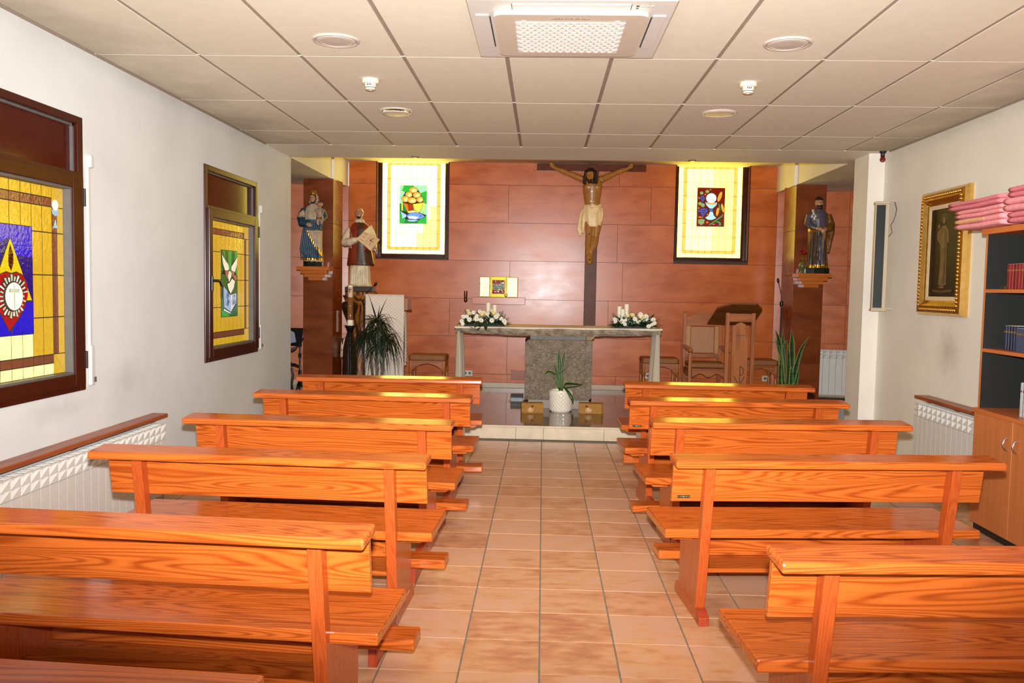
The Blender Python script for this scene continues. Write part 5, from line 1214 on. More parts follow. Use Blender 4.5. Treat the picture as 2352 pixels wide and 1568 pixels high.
def head_shape(b, hx, hy, hz, r):
    b.ball((hx, hy, hz), (r, r*1.05, r*1.28), 18, 13); b.tube([(hx, hy - r*.92, hz + r*.18), (hx, hy - r*1.22, hz - r*.16), (hx, hy - r*.98, hz - r*.24)], [r*.10, r*.17, r*.15], 8); b.ball((hx, hy - r*.45, hz - r*.80), (r*.55, r*.5, r*.45), 10, 7)
    for s in (-1, 1): b.ball((hx + s*r*.98, hy + r*.05, hz - r*.02), (r*.14, r*.22, r*.30), 8, 6)
def hand(b, p, d, n=4, r=.0075, spread=Vector((0, 0, 1))):
    p = Vector(p); d = Vector(d).normalized(); b.ball(tuple(p), (.024, .020, .022), 10, 7)
    for k in range(n):
        o = spread*(k - 1.5)*.0115; L = (.040, .046, .044, .036)[k]
        b.tube([p + o, p + d*L*.6 + o, p + d*L + o - Vector((0, .004, .006))], [r, r*.95, r*.8], 6)
    b.tube([p + spread*.022, p + spread*.034 + d*.020], [r*1.05, r*.85], 6)
# crowned woman with child
vs1 = thing('statue', 'painted statue of a crowned woman in a blue mantle holding a child', 'statue', (-2.850, 10.50, 1.699))
MB().prism_z([(.125*math.cos(R_(22.5 + 45*k)), .095*math.sin(R_(22.5 + 45*k))) for k in range(8)], 0, .062).build('base', BASED, vs1, bevel=.003)
b = MB(); b.loft([(.055, .005, 0, .118, .090, .05), (.12, .005, 0, .108, .082, .05), (.25, .0, 0, .104, .080, .045), (.40, -.004, 0, .112, .084, .035), (.52, -.006, 0, .120, .086, .025), (.60, -.004, 0, .122, .084, .02), (.68, -.002, .0, .116, .076, .01), (.735, 0, 0, .090, .062, 0), (.77, 0, 0, .040, .042, 0)], 56, 11, .04, .4)
for k in range(9):                                             # deep diagonal folds of the mantle
    x0 = -.10 + .024*k; b.tube([(x0 + .02, -.080, .56 - .03*k*.2), (x0 - .01, -.090, .40), (x0 - .035, -.088, .22), (x0 - .03, -.080, .08)], [.006, .012, .012, .006], 6)
b.tube([(-.105, .0, .70), (-.150, -.02, .60), (-.120, -.085, .525), (-.045, -.112, .505)], [.046, .052, .046, .024], 12); hand(b, (-.030, -.116, .500), (1, -.1, .1))
b.tube([(.10, 0, .70), (.140, -.03, .61), (.120, -.085, .56), (.07, -.105, .585)], [.044, .044, .036, .020], 12)
head_shape(b, -.004, -.022, .835, .043)
b.loft([(.70, -.004, .030, .098, .052), (.76, -.004, .036, .070, .050), (.83, -.004, .034, .060, .052), (.872, -.004, .024, .054, .052), (.897, -.004, .012, .036, .038)], 26, 7, .03)
kid = MB(); kid.ball((.085, -.075, .655), (.046, .042, .070)); kid.ball((.086, -.085, .758), .037); kid.ball((.086, -.118, .752), .008); kid.tube([(.070, -.08, .61), (.066, -.115, .56), (.072, -.115, .50)], [.028, .024, .014], 8); kid.tube([(.105, -.08, .61), (.112, -.110, .56), (.112, -.112, .51)], [.028, .022, .013], 8); kid.tube([(.055, -.10, .69), (.040, -.120, .665), (.060, -.130, .645)], [.018, .015, .010], 8); kid.tube([(.12, -.09, .69), (.140, -.115, .665), (.125, -.135, .66)], [.018, .015, .011], 8)
def c1(x, y, z):
    if z > .775:
        if (x + .004)**2/.036**2 + (z - .830)**2/.046**2 < 1 and y < -.030: return 3
        if y < -.012 and abs(x + .004) < .052: return 4
        return 5
    if z > .57 and abs(x) < .085 and y < -.03: return 1
    if .56 < z < .72 and x < -.05 and y < -.05: return 1 if z > .60 else 0
    if z < .10: return 2 if z > .078 else 1
    d = (x + .10)*1.05 - (.36 - z)*.62                        # diagonal hem of the mantle
    if y < .02 and z < .44 and d > .075: return 2 if d < .10 else 1
    return 0
hand_z = .50
s1 = fuse(b, .0058, lambda x, y, z: (3 if (x > -.05 and x < .03 and abs(z - .50) < .03 and y < -.105) else c1(x, y, z)), [STBLUE, STCREAM, STGOLD, STSKIN, HAIRD, STVEIL], 'body', vs1, 2)
face_bits(s1, -.004, -.022, .835, .043)
for f_ in ('kid',): kid.xf(Matrix.Translation((.018, -.012, .0)))
KIDR = plain('painted_rose_grey_robe', (150, 128, 112), .5, var=.2, scale=30); KHAIR = plain('painted_brown_hair', (92, 62, 38), .5)
def ck(x, y, z):
    if z > .722: return 1 if (z > .772 or y > -.085) else 0
    if y < -.125 and .62 < z < .67: return 0
    if z < .525: return 0
    return 3 if (abs(z - .585) < .012) else 2
s1k = fuse(kid, .0052, ck, [STSKIN, KHAIR, KIDR, STGOLD], 'child_figure', vs1, 2)
face_bits(s1k, .104, -.097, .758, .034)
cwn = MB(); cwn.lathe([(.036, .882), (.038, .900), (.034, .900), (.032, .884)], 20, (-.004, 0, 0))
for k in range(8):
    a = 2*math.pi*k/8; x, y = .037*math.cos(a), .037*math.sin(a); cwn.prism([(-.009, .896), (.009, .896), (.012, .920), (0, .942), (-.012, .920)], lambda u, z: (x - .004 - u*math.sin(a), y + u*math.cos(a), z), lambda u, z: ((x - .004)*1.0 + .003*math.cos(a) - u*math.sin(a), y + .003*math.sin(a) + u*math.cos(a), z))
cwn.build('crown', STGOLD, vs1)
for (x, z) in ((-.12, .60), (-.105, .44), (-.11, .30), (-.06, .36), (.0, .38), (.05, .30), (-.12, .20), (.06, .45)): MB().ball((x, -.088 if abs(x) < .08 else -.062, z), (.010, .012, .018), 8, 5).build('gold_motif', STGOLD, s1, smooth=True)
# bearded saint with lily
js = thing('statue', 'painted statue of a bearded man in gold-brown mantle with a lily', 'statue', (3.292, 10.45, 1.716))
MB().prism_z([(.150*math.cos(R_(22.5 + 45*k)), .105*math.sin(R_(22.5 + 45*k))) for k in range(8)], 0, .066).build('base', BASED, js, bevel=.003)
GBR = plain('painted_gold_brown_mantle', (112, 70, 24), .42, metal=.2, var=.35, scale=22); TUN = plain('painted_slate_tunic', (78, 72, 84), .35, var=.2, scale=22); BRN = plain('painted_brown_robe', (64, 38, 22), .45, var=.3, scale=22)
b = MB(); b.loft([(.06, .0, 0, .130, .092, .06), (.14, .0, 0, .122, .086, .05), (.28, .0, 0, .112, .082, .045), (.42, .004, 0, .116, .082, .035), (.55, .006, 0, .124, .084, .025), (.65, .004, 0, .122, .080, .012), (.72, 0, 0, .102, .068, 0), (.765, 0, 0, .044, .046, 0)], 56, 12, .045, 1.1)
for k in range(8):
    x0 = -.09 + .026*k; b.tube([(x0, -.078, .50), (x0 + .012*math.sin(k), -.090, .36), (x0 - .008, -.090, .22), (x0, -.084, .09)], [.004, .007, .007, .004], 6)
b.tube([(-.105, 0, .70), (-.135, -.03, .60), (-.095, -.085, .545), (-.03, -.112, .525)], [.044, .046, .038, .022], 12); b.tube([(.105, 0, .70), (.140, -.02, .585), (.105, -.085, .53), (.045, -.112, .520)], [.046, .050, .040, .022], 12)
hand(b, (-.012, -.118, .522), (.8, -.1, -.5)); hand(b, (.030, -.122, .505), (-.6, -.1, -.7))
b.tube([(.11, .0, .70), (.155, -.01, .58), (.150, -.03, .50), (.128, -.045, .38), (.120, -.04, .25)], [.030, .040, .036, .028, .014], 10)
head_shape(b, -.004, -.018, .838, .047); b.ball((-.004, -.042, .786), (.034, .030, .030), 10, 7)
b.ball((-.004, .004, .868), (.053, .052, .052), 14, 9)
def c2(x, y, z):
    if z > .765:
        if z > .872 or y > -.012: return 3 if z > .79 else 4
        if z < .813 and y < -.028: return 3
        return 2
    if abs(x) < .055 and .47 < z < .565 and y < -.098: return 2
    if z > .56 and abs(x) < .075 and y < -.02: return 1
    if z > .50 and x < -.05: return 1 if z > .53 else 5
    if x > .085 and z > .12: return 0
    if z < .10: return 5
    if abs(x - .01 - (.3 - z)*.10) < .020 and z < .42 and y < -.06: return 1
    return 4 if abs(x + .02) < .06 + .05*math.sin(z*7) else 0
s2 = fuse(b, .0058, c2, [GBR, TUN, STSKIN, HAIRD, BRN, STGOLD], 'body', js, 2)
face_bits(s2, -.004, -.018, .838, .047)
MB().prism([(-.012, .50), (.016, .50), (.006, .22), (.0, .205), (-.004, .22)], lambda x, z: (x + .022, -.125, z), lambda x, z: (x + .022, -.120, z)).build('saw_blade', plain('silvered_blade', (200, 190, 178), .2, metal=.9), js)
ly = MB(); ly.tube([(-.03, -.12, .50), (-.065, -.10, .60), (-.085, -.08, .69)], .005, 6); ly.build('lily_stem', LEAFM, js)
for (x, y, z) in ((-.088, -.085, .705), (-.070, -.095, .675), (-.105, -.085, .672), (-.082, -.10, .645), (-.095, -.08, .74)):
    f = MB()
    for k in range(6):
        a = 2*math.pi*k/6; leaf(f, (x, y, z), (x + .022*math.cos(a), y - .010, z + .022*math.sin(a)), .007, .0, 4)
    f.build('lily_flower', PETW, js)
# saint in red chasuble with an open book
sv = thing('statue', 'painted statue of a tonsured priest in a red chasuble with an open book', 'statue', (-2.279, 10.55, 1.4515))
sv.scale = (1.024, 1.024, 1.024)
ALB = plain('painted_white_alb', (214, 196, 160), .45, var=.12, scale=20); CHAS = plain('painted_red_chasuble', (128, 44, 22), .4, var=.3, scale=16); CHASD = plain('painted_dark_brocade', (74, 42, 20), .35, var=.45, scale=45); GREENC = plain('painted_pale_green_lining', (140, 148, 116), .5)
MB().box(-.16, .17, -.11, .11, -.052, .004).build('base', plain('dark_moulded_base', (40, 26, 18), .35), sv, bevel=.006); MB().box(-.14, .15, -.10, .10, .002, .018).build('base_top', plain('mossy_base_top', (140, 96, 40), .5), sv, bevel=.006)
b = MB(); b.loft([(.012, .005, 0, .135, .088, .05), (.08, .003, 0, .122, .082, .05), (.20, 0, 0, .118, .080, .04), (.34, 0, 0, .112, .078, .03)], 48, 11, .045, .2)
b.loft([(.265, .008, 0, .160, .108, .02), (.275, .008, 0, .164, .110, .02), (.36, .004, 0, .152, .104, .018), (.48, .0, 0, .134, .096, .014), (.60, 0, 0, .128, .090, .01), (.70, -.002, 0, .124, .078, 0), (.755, -.004, 0, .098, .062, 0), (.79, -.004, -.002, .046, .046, 0)], 56, 6, .018, .9)
for k in range(7):
    x0 = -.085 + .028*k; b.tube([(x0, -.068, .24), (x0 + .006, -.084, .14), (x0, -.088, .03)], [.006, .012, .010], 6)
b.tube([(-.105, .0, .715), (-.155, -.01, .62), (-.160, -.045, .535), (-.10, -.10, .540), (-.035, -.125, .565)], [.044, .056, .062, .046, .036], 14); b.tube([(-.04, -.123, .562), (.0, -.135, .575)], [.034, .024], 10); hand(b, (.022, -.138, .580), (1, -.05, .12), spread=Vector((0, 0, 1)))
b.tube([(.105, .0, .715), (.150, -.01, .61), (.165, -.05, .52), (.190, -.11, .46)], [.044, .050, .048, .030], 12); hand(b, (.205, -.135, .452), (.1, -.6, .8), spread=Vector((1, 0, 0)))
head_shape(b, -.012, -.014, .895, .050); b.tube([(-.012, 0, .79), (-.012, -.006, .84)], .034, 10)
b.lathe([(.050, .783), (.060, .795), (.056, .812), (.044, .815)], 22, (-.008, -.004, 0))
b.ball((-.012, .010, .905), (.054, .048, .050), 14, 9)
def c3(x, y, z):
    if z > .822:
        if (y > .000 and .855 < z < .945): return 3
        if y < -.035 and z < .868 and abs(x + .012) < .036 and not (.866 < z): return 3 if z < .850 else 2
        return 2
    if z > .781 and (x + .008)**2 + y*y < .068**2: return 0
    if x > -.005 and x < .075 and abs(z - .58) < .036 and y < -.115: return 2
    if x > .175 and z < .50 and y < -.10: return 2
    if x < -.088 and .47 < z < .72 and (x < -.118 or y < -.06): return 0
    if .10 < -x and .30 < z <= .47 and y > -.02: return 4
    if x < -.0 and .50 < z < .62 and y < -.095: return 0
    if x > .135 and .44 < z < .72 and y < .05 and (x > .15): return 0
    if z < .262: return 0
    return 5 if (abs(x - .02) < .040 or (z < .45 and x > .05)) else 1
s3 = fuse(b, .0062, c3, [ALB, CHAS, STSKIN, HAIRD, GREENC, CHASD], 'body', sv, 2)
face_bits(s3, -.012, -.014, .895, .050)
PAGE = plain('painted_page', (216, 178, 130), .5, var=.08); PAGEW = plain('painted_page_white', (232, 206, 150), .5, var=.05); PINK_I = plain('painted_letters', (150, 92, 48), .5)
pq = lambda px, py: ((790 + px/19.6 - 822.5)*.00534 - .0, (662 - (520 + py/19.6))*.00527 - .0)
def slab(nm, pts, ys, th, mat, par):
    P4 = [pq(*p) for p in pts]; v = [(x, y, z) for (x, z), y in zip(P4, ys)] + [(x, y + th, z) for (x, z), y in zip(P4, ys)]
    return MB().add(v, [(0,1,2,3), (7,6,5,4), (0,4,5,1), (1,5,6,2), (2,6,7,3), (3,7,4,0)]).build(nm, mat, par, bevel=.002)
bk = slab('book', [(590,650),(900,330),(1250,450),(930,900)], [-.175,-.150,-.150,-.175], .022, PAGE, sv)
slab('book_page', [(930,900),(1250,450),(1630,660),(1230,1160)], [-.176,-.151,-.165,-.185], .022, PAGE, bk); slab('book_leaf', [(870,330),(1140,80),(1400,360),(1250,455)], [-.148,-.120,-.125,-.150], .010, PAGEW, bk); slab('book_leaf', [(1130,90),(1215,0),(1430,440),(1300,440)], [-.122,-.100,-.115,-.140], .008, PAGEW, bk)
for (p, w_, h_, a) in (((930,560),.030,.006,-35), ((850,690),.055,.006,-35), ((1000,400),.060,.005,-35), ((1290,740),.050,.010,-38), ((1250,700),.045,.008,50), ((1340,650),.020,.008,20), ((1230,830),.018,.010,-38), ((1385,610),.010,.010,0), ((1195,910),.012,.012,0)):
    x, z = pq(*p); MB().obox(Matrix.Translation((x, -.176 if p[0] < 1100 else -.183, z)) @ Matrix.Rotation(R_(-a), 4, 'Y'), w_, .003, h_).build('page_lettering', PINK_I, bk)
MB().tube([(.218, -.15, .45), (.222, -.16, .43), (.235, -.16, .40)], [.006, .005, .002], 6).build('quill', plain('silver_quill', (200, 205, 205), .3), sv)

# stepped corbels that carry the two pillar statues
CORB = wood('corbel_wood', (196, 108, 44), (150, 72, 24), 'X', .25, .5, freq=4, lines=.35)
for (x, y0, zt, lab) in ((-2.832, 10.64, 1.698, 'stepped wooden corbel under the statue of the crowned woman'), (3.247, 10.60, 1.715, 'stepped wooden corbel under the statue of the bearded man')):
    t = thing('corbel', lab, 'corbel', (x, y0, zt), 0, 'stepped corbels')
    for k, (hw, d, z1, z0) in enumerate(((.200, .250, 0, -.048), (.165, .205, -.048, -.090), (.130, .160, -.090, -.130), (.090, .115, -.130, -.170))):
        MB().box(-hw, hw, -d, 0, z0, z1).build('corbel_step', CORB, t, bevel=.003)
vz = thing('bud_vase', 'small glass vase with one red rose beside the bearded statue', 'vase', (3.115, 10.44, 1.7155))
MB().lathe([(.030, 0), (.026, .010), (.018, .030), (.034, .060), (.042, .085), (.034, .115), (.018, .130), (.022, .145), (.020, .146), (.015, .130), (.028, .10), (.002, .03)], 18).build('vase_body', plain('olive_glass', (86, 92, 60), .08, spec=.8), vz, smooth=True)
MB().tube([(0, 0, .05), (.0, 0, .15), (.004, -.01, .225)], .004, 6).build('stem', LEAFM, vz)
rose(vz, Vector((.006, -.012, .245)), .046, plain('red_rose', (150, 10, 14), .6))
for (dx, dz) in ((-.04, .175), (.035, .165)): 
    f = MB(); leaf(f, (0, 0, .14), (dx, -.01, dz), .010); f.build('rose_leaf', LEAFD, vz)
# ------------------------------------------------------------------ tree trunk pedestal, side table, candle stand at the left
BARK = wood('amber_trunk_wood', (176, 104, 44), (70, 34, 14), 'Z', .35, .4, freq=6, stretch=6, lines=.9)
tr = thing('trunk_pedestal', 'gnarled amber tree trunk pedestal under the priest statue', 'pedestal', (-2.268, 10.56, ZP))
random.seed(21); rs = []
for k in range(27):
    z = k/26*1.215; n = 30; r0 = .125 + .04*math.cos(z*4.2) + (.06*max(0, (z - 1.0)/.2))
    rs.append([((r0*(1 + .18*math.sin(3*a + z*5) + .10*math.sin(7*a - z*9) + .05*math.sin(13*a + z*21)))*math.cos(a) + .03*math.sin(z*5), (r0*(.75 + .15*math.sin(3*a + z*5)))*math.sin(a), z) for a in [2*math.pi*i/n for i in range(n)]])
MB().rings(rs).build('trunk', BARK, tr, smooth=True)
rs = []
for k in range(4):
    z = (1.205, 1.215, 1.25, 1.262)[k]; f = (.92, 1.0, 1.0, .94)[k]
    rs.append([(f*(.185*(1 + .08*math.sin(4*a) + .05*math.sin(9*a)))*math.cos(a) + .0, f*.14*(1 + .06*math.sin(5*a))*math.sin(a), z) for a in [2*math.pi*i/36 for i in range(36)]])
MB().rings(rs).build('top_slab', BARK, tr, smooth=True)
BLK = plain('wrought_iron', (20, 22, 24), .38, metal=.4, var=.2)
cs = thing('paschal_candle_stand', 'black wrought iron candle stand with a tall glass lantern tube', 'candle stand', (-2.238, 9.85, ZP))
MB().lathe([(.14, 0), (.14, .012), (.05, .03), (.02, .06)], 6).build('foot', BLK, cs, smooth=True)
MB().tube([(0, 0, .02), (.003, 0, .4), (-.003, 0, .7), (0, 0, .80)], [.018, .016, .016, .020], 8).build('stem', BLK, cs, smooth=True)
cup = MB(); cup.lathe([(.018, .74), (.026, .79), (.048, .845), (.054, .872), (.046, .872), (.030, .85), (.003, .845)], 18)
for k in range(9):
    a = 2*math.pi*k/9; cup.prism([(-.014, 0), (.014, 0), (.010, .016), (0, .034), (-.010, .016)], lambda u, w_: (.050*math.cos(a) - u*math.sin(a) + w_*.6*math.cos(a), .050*math.sin(a) + u*math.cos(a) + w_*.6*math.sin(a), .862 + w_*.5), lambda u, w_: (.054*math.cos(a) - u*math.sin(a) + w_*.6*math.cos(a), .054*math.sin(a) + u*math.cos(a) + w_*.6*math.sin(a), .860 + w_*.5))
cup.build('petal_cup', BLK, cs)
MB().lathe([(.034, .868), (.036, .872), (.036, .935), (.030, .938), (.004, .937)], 20).build('candle_stub', WAX, cs, smooth=True)
def glassclear(name, c, tr_=.8):
    t = NT(name).P(.03, 0, .8); t.b.inputs['Base Color'].default_value = srgb(*c); t.b.inputs['Alpha'].default_value = 1 - tr_; return t.m
MB().lathe([(.033, .936), (.033, 1.315), (.031, 1.318)], 24).build('glass_tube', glassclear('amber_glass_tube', (190, 120, 60), .72), cs, smooth=True)
MB().lathe([(.028, 1.20), (.029, 1.205), (.029, 1.330), (.024, 1.338), (.004, 1.338)], 18).build('candle', WAX, cs, smooth=True)
REDE = plain('red_wax_emblem', (140, 40, 34), .5)
for (w_, h_, z) in ((.008, .060, 1.285), (.036, .008, 1.290), (.022, .006, 1.268)): MB().box(-w_/2, w_/2, -.0365, -.0335, z - h_/2, z + h_/2).build('cross_emblem', REDE, cs)
for s in (-1, 1): MB().ball((s*.018, -.035, 1.290), .006, 8, 5).build('cross_emblem', REDE, cs)
LACE = plain('white_lace', (230, 216, 190), .8, var=.08, scale=120, bump=.5, bscale=160); DKW = wood('dark_walnut', (64, 34, 22), (34, 16, 10), 'Z', .25, .5, freq=4, lines=.4)
st_ = thing('side_table', 'small dark side table with a white lace cloth by the left pillar', 'table', (-2.425, 11.04, ZP))
MB().box(-.16, .16, -.16, .16, .635, .655).build('table_top', DKW, st_, bevel=.004)
for sx_ in (-1, 1):
    for sy_ in (-1, 1): MB().tube([(sx_*.13, sy_*.13, .635), (sx_*.145, sy_*.145, .50), (sx_*.11, sy_*.11, .25), (sx_*.135, sy_*.135, 0)], [.034, .030, .020, .026], 10).build('leg', DKW, st_, smooth=True)
vs_, fs = [], []; N = 40
for j, (r, z) in enumerate(((.0, .660), (.10, .660), (.155, .659), (.170, .640), (.176, .56), (.182, .46))):
    for i in range(N):
        a = 2*math.pi*i/N; k = 1/max(abs(math.cos(a)), abs(math.sin(a))) if r > .12 else 1; k = min(k, 1.25); w_ = 1 + (.06*math.sin(a*10) if j > 3 else 0)
        zz_ = z - (.05*math.cos(4*a + math.pi) if j == 5 else 0); vs_.append((r*k*w_*math.cos(a), r*k*w_*math.sin(a), zz_))
for j in range(5):
    for i in range(N): fs.append((j*N + i, j*N + (i + 1) % N, (j + 1)*N + (i + 1) % N, (j + 1)*N + i))
lc_ = MB().add(vs_, fs).build('lace_cloth', LACE, smooth='all', loc=(-2.425, 11.04, ZP)); lc_.modifiers.new('s', 'SOLIDIFY').thickness = .002; tag(lc_, 'white lace cloth with scalloped edge on the small dark table', 'cloth')
am = thing('dark_urn_stand', 'tall dark brown turned stand with a bulbous top behind the candle', 'stand', (-2.315, 10.17, ZP))
URN = plain('dark_brown_glaze', (44, 28, 16), .22, var=.3)
MB().lathe([(.10, 0), (.10, .03), (.082, .06), (.088, .3), (.080, .58), (.060, .68), (.032, .78)], 26).build('turned_base', URN, am, smooth=True)
MB().lathe([(.030, .78), (.028, .86), (.045, .93), (.080, 1.02), (.100, 1.085), (.098, 1.115), (.080, 1.14), (.055, 1.146), (.004, 1.13)], 26).build('bulb_top', URN, am, smooth=True)
sw = thing('control_box', 'narrow pale control box on the inner side of the left pillar', 'control box', (-2.641, 10.86, 1.0))
MB().box(0, .022, -.06, .06, -.125, .150).build('housing', plain('warm_grey_plastic', (176, 150, 130), .4), sw, bevel=.004); MB().box(.0225, .024, -.012, .012, .07, .11).build('keyhole_plate', DKG, sw)

# ------------------------------------------------------------------ left lectern under a white crochet cloth
def crochet():
    t = NT('white_crochet').P(.8, 0, .2)
    tc = t.node('ShaderNodeTexCoord'); sep = t.node('ShaderNodeSeparateXYZ'); t.L(tc.outputs['Object'], sep.inputs[0])
    outs = []
    for sgn in (1, -1):
        m_ = t.node('ShaderNodeMath', operation='MULTIPLY_ADD'); m_.inputs[1].default_value = sgn; t.L(sep.outputs['X'], m_.inputs[0]); t.L(sep.outputs['Z'], m_.inputs[2])
        k = t.node('ShaderNodeMath', operation='MULTIPLY'); k.inputs[1].default_value = 150; t.L(m_.outputs[0], k.inputs[0])
        s = t.node('ShaderNodeMath', operation='SINE'); t.L(k.outputs[0], s.inputs[0]); outs.append(s.outputs[0])
    mx = t.node('ShaderNodeMath', operation='MAXIMUM'); t.L(outs[0], mx.inputs[0]); t.L(outs[1], mx.inputs[1])
    t.L(t.ramp(mx.outputs[0], [(.55, srgb(214, 194, 178)), (.95, srgb(232, 216, 198))]), t.b.inputs['Base Color']); t.bump(mx.outputs[0], .3, .004); return t.m
CRO = crochet(); LWOOD = wood('oak_furniture', (176, 102, 46), (130, 68, 26), 'Z', .35, .45, freq=5, stretch=8, lines=.5); LWOOD_X = wood('oak_furniture_cross', (174, 98, 42), (126, 64, 24), 'X', .35, .45, freq=5, stretch=8, lines=.5)
le = thing('lectern', 'wooden lectern under a white crochet cloth on the left', 'lectern', (-1.80, 9.90, ZP))
MB().box(-.21, .21, -.02, .22, 0, .04).build('foot', LWOOD_X, le, bevel=.004); MB().box(-.18, .18, .04, .10, .04, 1.10).build('column', LWOOD, le, bevel=.003)
MB().prism_x([(-.04, 1.225), (.34, 1.055), (.34, 1.035), (-.03, 1.200)], -.225, .225).build('reading_board', LWOOD_X, le, bevel=.003)
MB().box(.188, .232, -.03, .20, 1.06, 1.20).build('board_side', LWOOD, le, bevel=.003)
lcl = thing('lectern_cloth', 'white crochet cloth hanging over the front of the left lectern', 'cloth', (-1.80, 9.90, ZP))
vs_, fs = [], []; NU, NV = 36, 30
for j in range(NV + 1):
    v = j/NV; z = 1.236 - v*1.15
    for i in range(NU + 1):
        u = i/NU; x = -.262 + .452*u + (.006*v*math.sin(v*9)); wv = .004*math.sin(u*14 + v*3)*v + .003*math.sin(u*31)*v
        vs_.append((x, -.050 - .006*v + wv, z))
for j in range(NV):
    for i in range(NU): a = j*(NU + 1) + i; fs.append((a, a + 1, a + NU + 2, a + NU + 1))
o = MB().add(vs_, fs).build('front_fall', CRO, lcl, smooth='all'); o.modifiers.new('s', 'SOLIDIFY').thickness = .003
MB().prism_x([(-.052, 1.236), (-.040, 1.243), (.345, 1.066), (.345, 1.061), (-.040, 1.236)], -.262, .190).build('top_fall', CRO, lcl)
vs_, fs = [], []
for j in range(13):
    v = j/12
    for i in range(9):
        u = i/8; vs_.append((.195 + .012*math.sin(u*8 + v*2)*(.4 + v), -.036 + .14*u, 1.045 - .60*v))
for j in range(12):
    for i in range(8): a = j*9 + i; fs.append((a, a + 1, a + 10, a + 9))
o = MB().add(vs_, fs).build('side_fall', CRO, lcl, smooth='all'); o.modifiers.new('s', 'SOLIDIFY').thickness = .003
for k in range(6): MB().tube([(.195 + .008*math.sin(k), -.034 + .026*k, .447), (.199, -.036 + .026*k, .415)], .003, 5).build('fringe_tassel', CRO, lcl)
def mic(label, loc, pole_h, neck, base=True):
    t = thing('microphone_stand', label, 'microphone', loc)
    if base: MB().lathe([(.065, 0), (.065, .012), (.02, .022), (.012, .03)], 24).build('base', BLK, t, smooth=True)
    MB().tube([(0, 0, .0), (0, 0, pole_h)], .008, 8).build('pole', BLK, t, smooth=True); MB().lathe([(.012, pole_h - .05), (.021, pole_h - .04), (.021, pole_h), (.010, pole_h + .01)], 12).build('clamp', BLK, t, smooth=True)
    MB().tube(neck, .0042, 8).build('gooseneck', BLK, t, smooth=True)
    a, b_ = Vector(neck[-2]), Vector(neck[-1]); d = (b_ - a).normalized(); MB().tube([b_ - d*.01, b_ + d*.006, b_ + d*.03, b_ + d*.042], [.007, .013, .014, .006], 10).build('capsule', BLK, t, smooth=True)
mic('black gooseneck microphone stand beside the cloth-covered lectern', (-2.150, 10.20, ZP), 1.165, [(0, 0, 1.165), (.02, 0, 1.23), (.07, .0, 1.29), (.125, 0, 1.35)])
mic('black gooseneck microphone stand before the right pillar', (2.868, 10.38, ZP), 1.235, [(0, 0, 1.235), (-.008, 0, 1.33), (-.03, 0, 1.42), (-.045, 0, 1.475)])

# ------------------------------------------------------------------ stools
TAN = plain('tan_upholstery', (140, 86, 34), .6, var=.12, scale=40)
def stool(label, x, y, rz=0.0):
    t = thing('stool', label, 'stool', (x, y, ZP), rz, 'upholstered oak stools'); w_, d = .235, .19
    MB().prism_z(rr_(w_, d, .04), .420, .490).build('cushion', TAN, t, bevel=.018, seg=3)
    for s in (-1, 1):
        n = 12; ar = [(-w_ + .012, .42), (-w_ + .012, .30)] + [((-w_ + .05) + (2*w_ - .10)*k/n, .30 + .085*math.sin(math.pi*k/n)**.7) for k in range(n + 1)] + [(w_ - .012, .30), (w_ - .012, .42)]
        MB().prism_y(ar, s*(d - .020) - .010, s*(d - .020) + .010).build('arched_apron', LWOOD_X, t)
        MB().box(s*(w_ - .022) - .010, s*(w_ - .022) + .010, -d + .03, d - .03, .33, .42).build('side_rail', LWOOD_X, t)
    for sx_ in (-1, 1):
        for sy_ in (-1, 1):
            MB().lathe([(.022, 0), (.018, .03), (.014, .06), (.020, .12), (.022, .22), (.014, .26), (.024, .275), (.024, .34), (.022, .42)], 12, (sx_*(w_ - .028), sy_*(d - .028), 0)).build('turned_leg', LWOOD, t, smooth=True)
    for s in (-1, 1): MB().box(s*(w_ - .03) - .009, s*(w_ - .03) + .009, -d + .03, d - .03, .10, .125).build('stretcher', LWOOD, t)
stool('upholstered oak stool between the cloth lectern and the altar', -1.425, 10.70); stool('upholstered oak stool behind the right end of the altar', 1.50, 10.95); stool('upholstered oak stool behind the bare lectern on the right', 2.745, 10.98)

# ------------------------------------------------------------------ presider's armchair
BEI = plain('beige_upholstery', (178, 124, 86), .6, var=.06, scale=40)
ch = thing('armchair', 'oak armchair with beige padded back and scalloped apron', 'chair', (2.04, 10.82, ZP)); hw = .222
for s in (-1, 1):
    MB().prism_x([(.10, 0), (.14, 0), (.13, .5), (.17, 1.06), (.155, 1.09), (.13, 1.06), (.09, .5)], s*hw - .022, s*hw + .022).build('back_post', LWOOD, ch, bevel=.004)
    MB().box(s*(hw + .005) - .020, s*(hw + .005) + .020, -.36, -.32, 0, .60).build('front_leg', LWOOD, ch, bevel=.004)
    MB().prism_x([(.10, .625), (-.28, .600), (-.36, .590), (-.385, .610), (-.375, .642), (-.33, .652), (.10, .660)], s*(hw + .005) - .026, s*(hw + .005) + .026).build('armrest', LWOOD, ch, bevel=.006)
    MB().box(s*hw - .014, s*hw + .014, -.33, .11, .30, .385).build('side_rail', LWOOD, ch)
n = 16; top = [(-hw + .02, .90)] + [(-hw + .02 + (2*hw - .04)*k/n, 1.02 + .075*math.sin(math.pi*k/n)**2) for k in range(n + 1)] + [(hw - .02, .90)]
MB().prism_y(top, .115, .145).build('crest_rail', LWOOD_X, ch, bevel=.003)
MB().box(-hw + .02, hw - .02, .105, .135, .50, .55).build('lower_back_rail', LWOOD_X, ch); 
for s in (-1, 1): MB().box(s*.178 - .026, s*.178 + .026, .102, .132, .55, .90).build('back_stile', plain('pale_oak_stile', (186, 130, 78), .35), ch, bevel=.004)
MB().box(-.150, .150, .098, .130, .555, .895).build('back_pad', BEI, ch, bevel=.012)
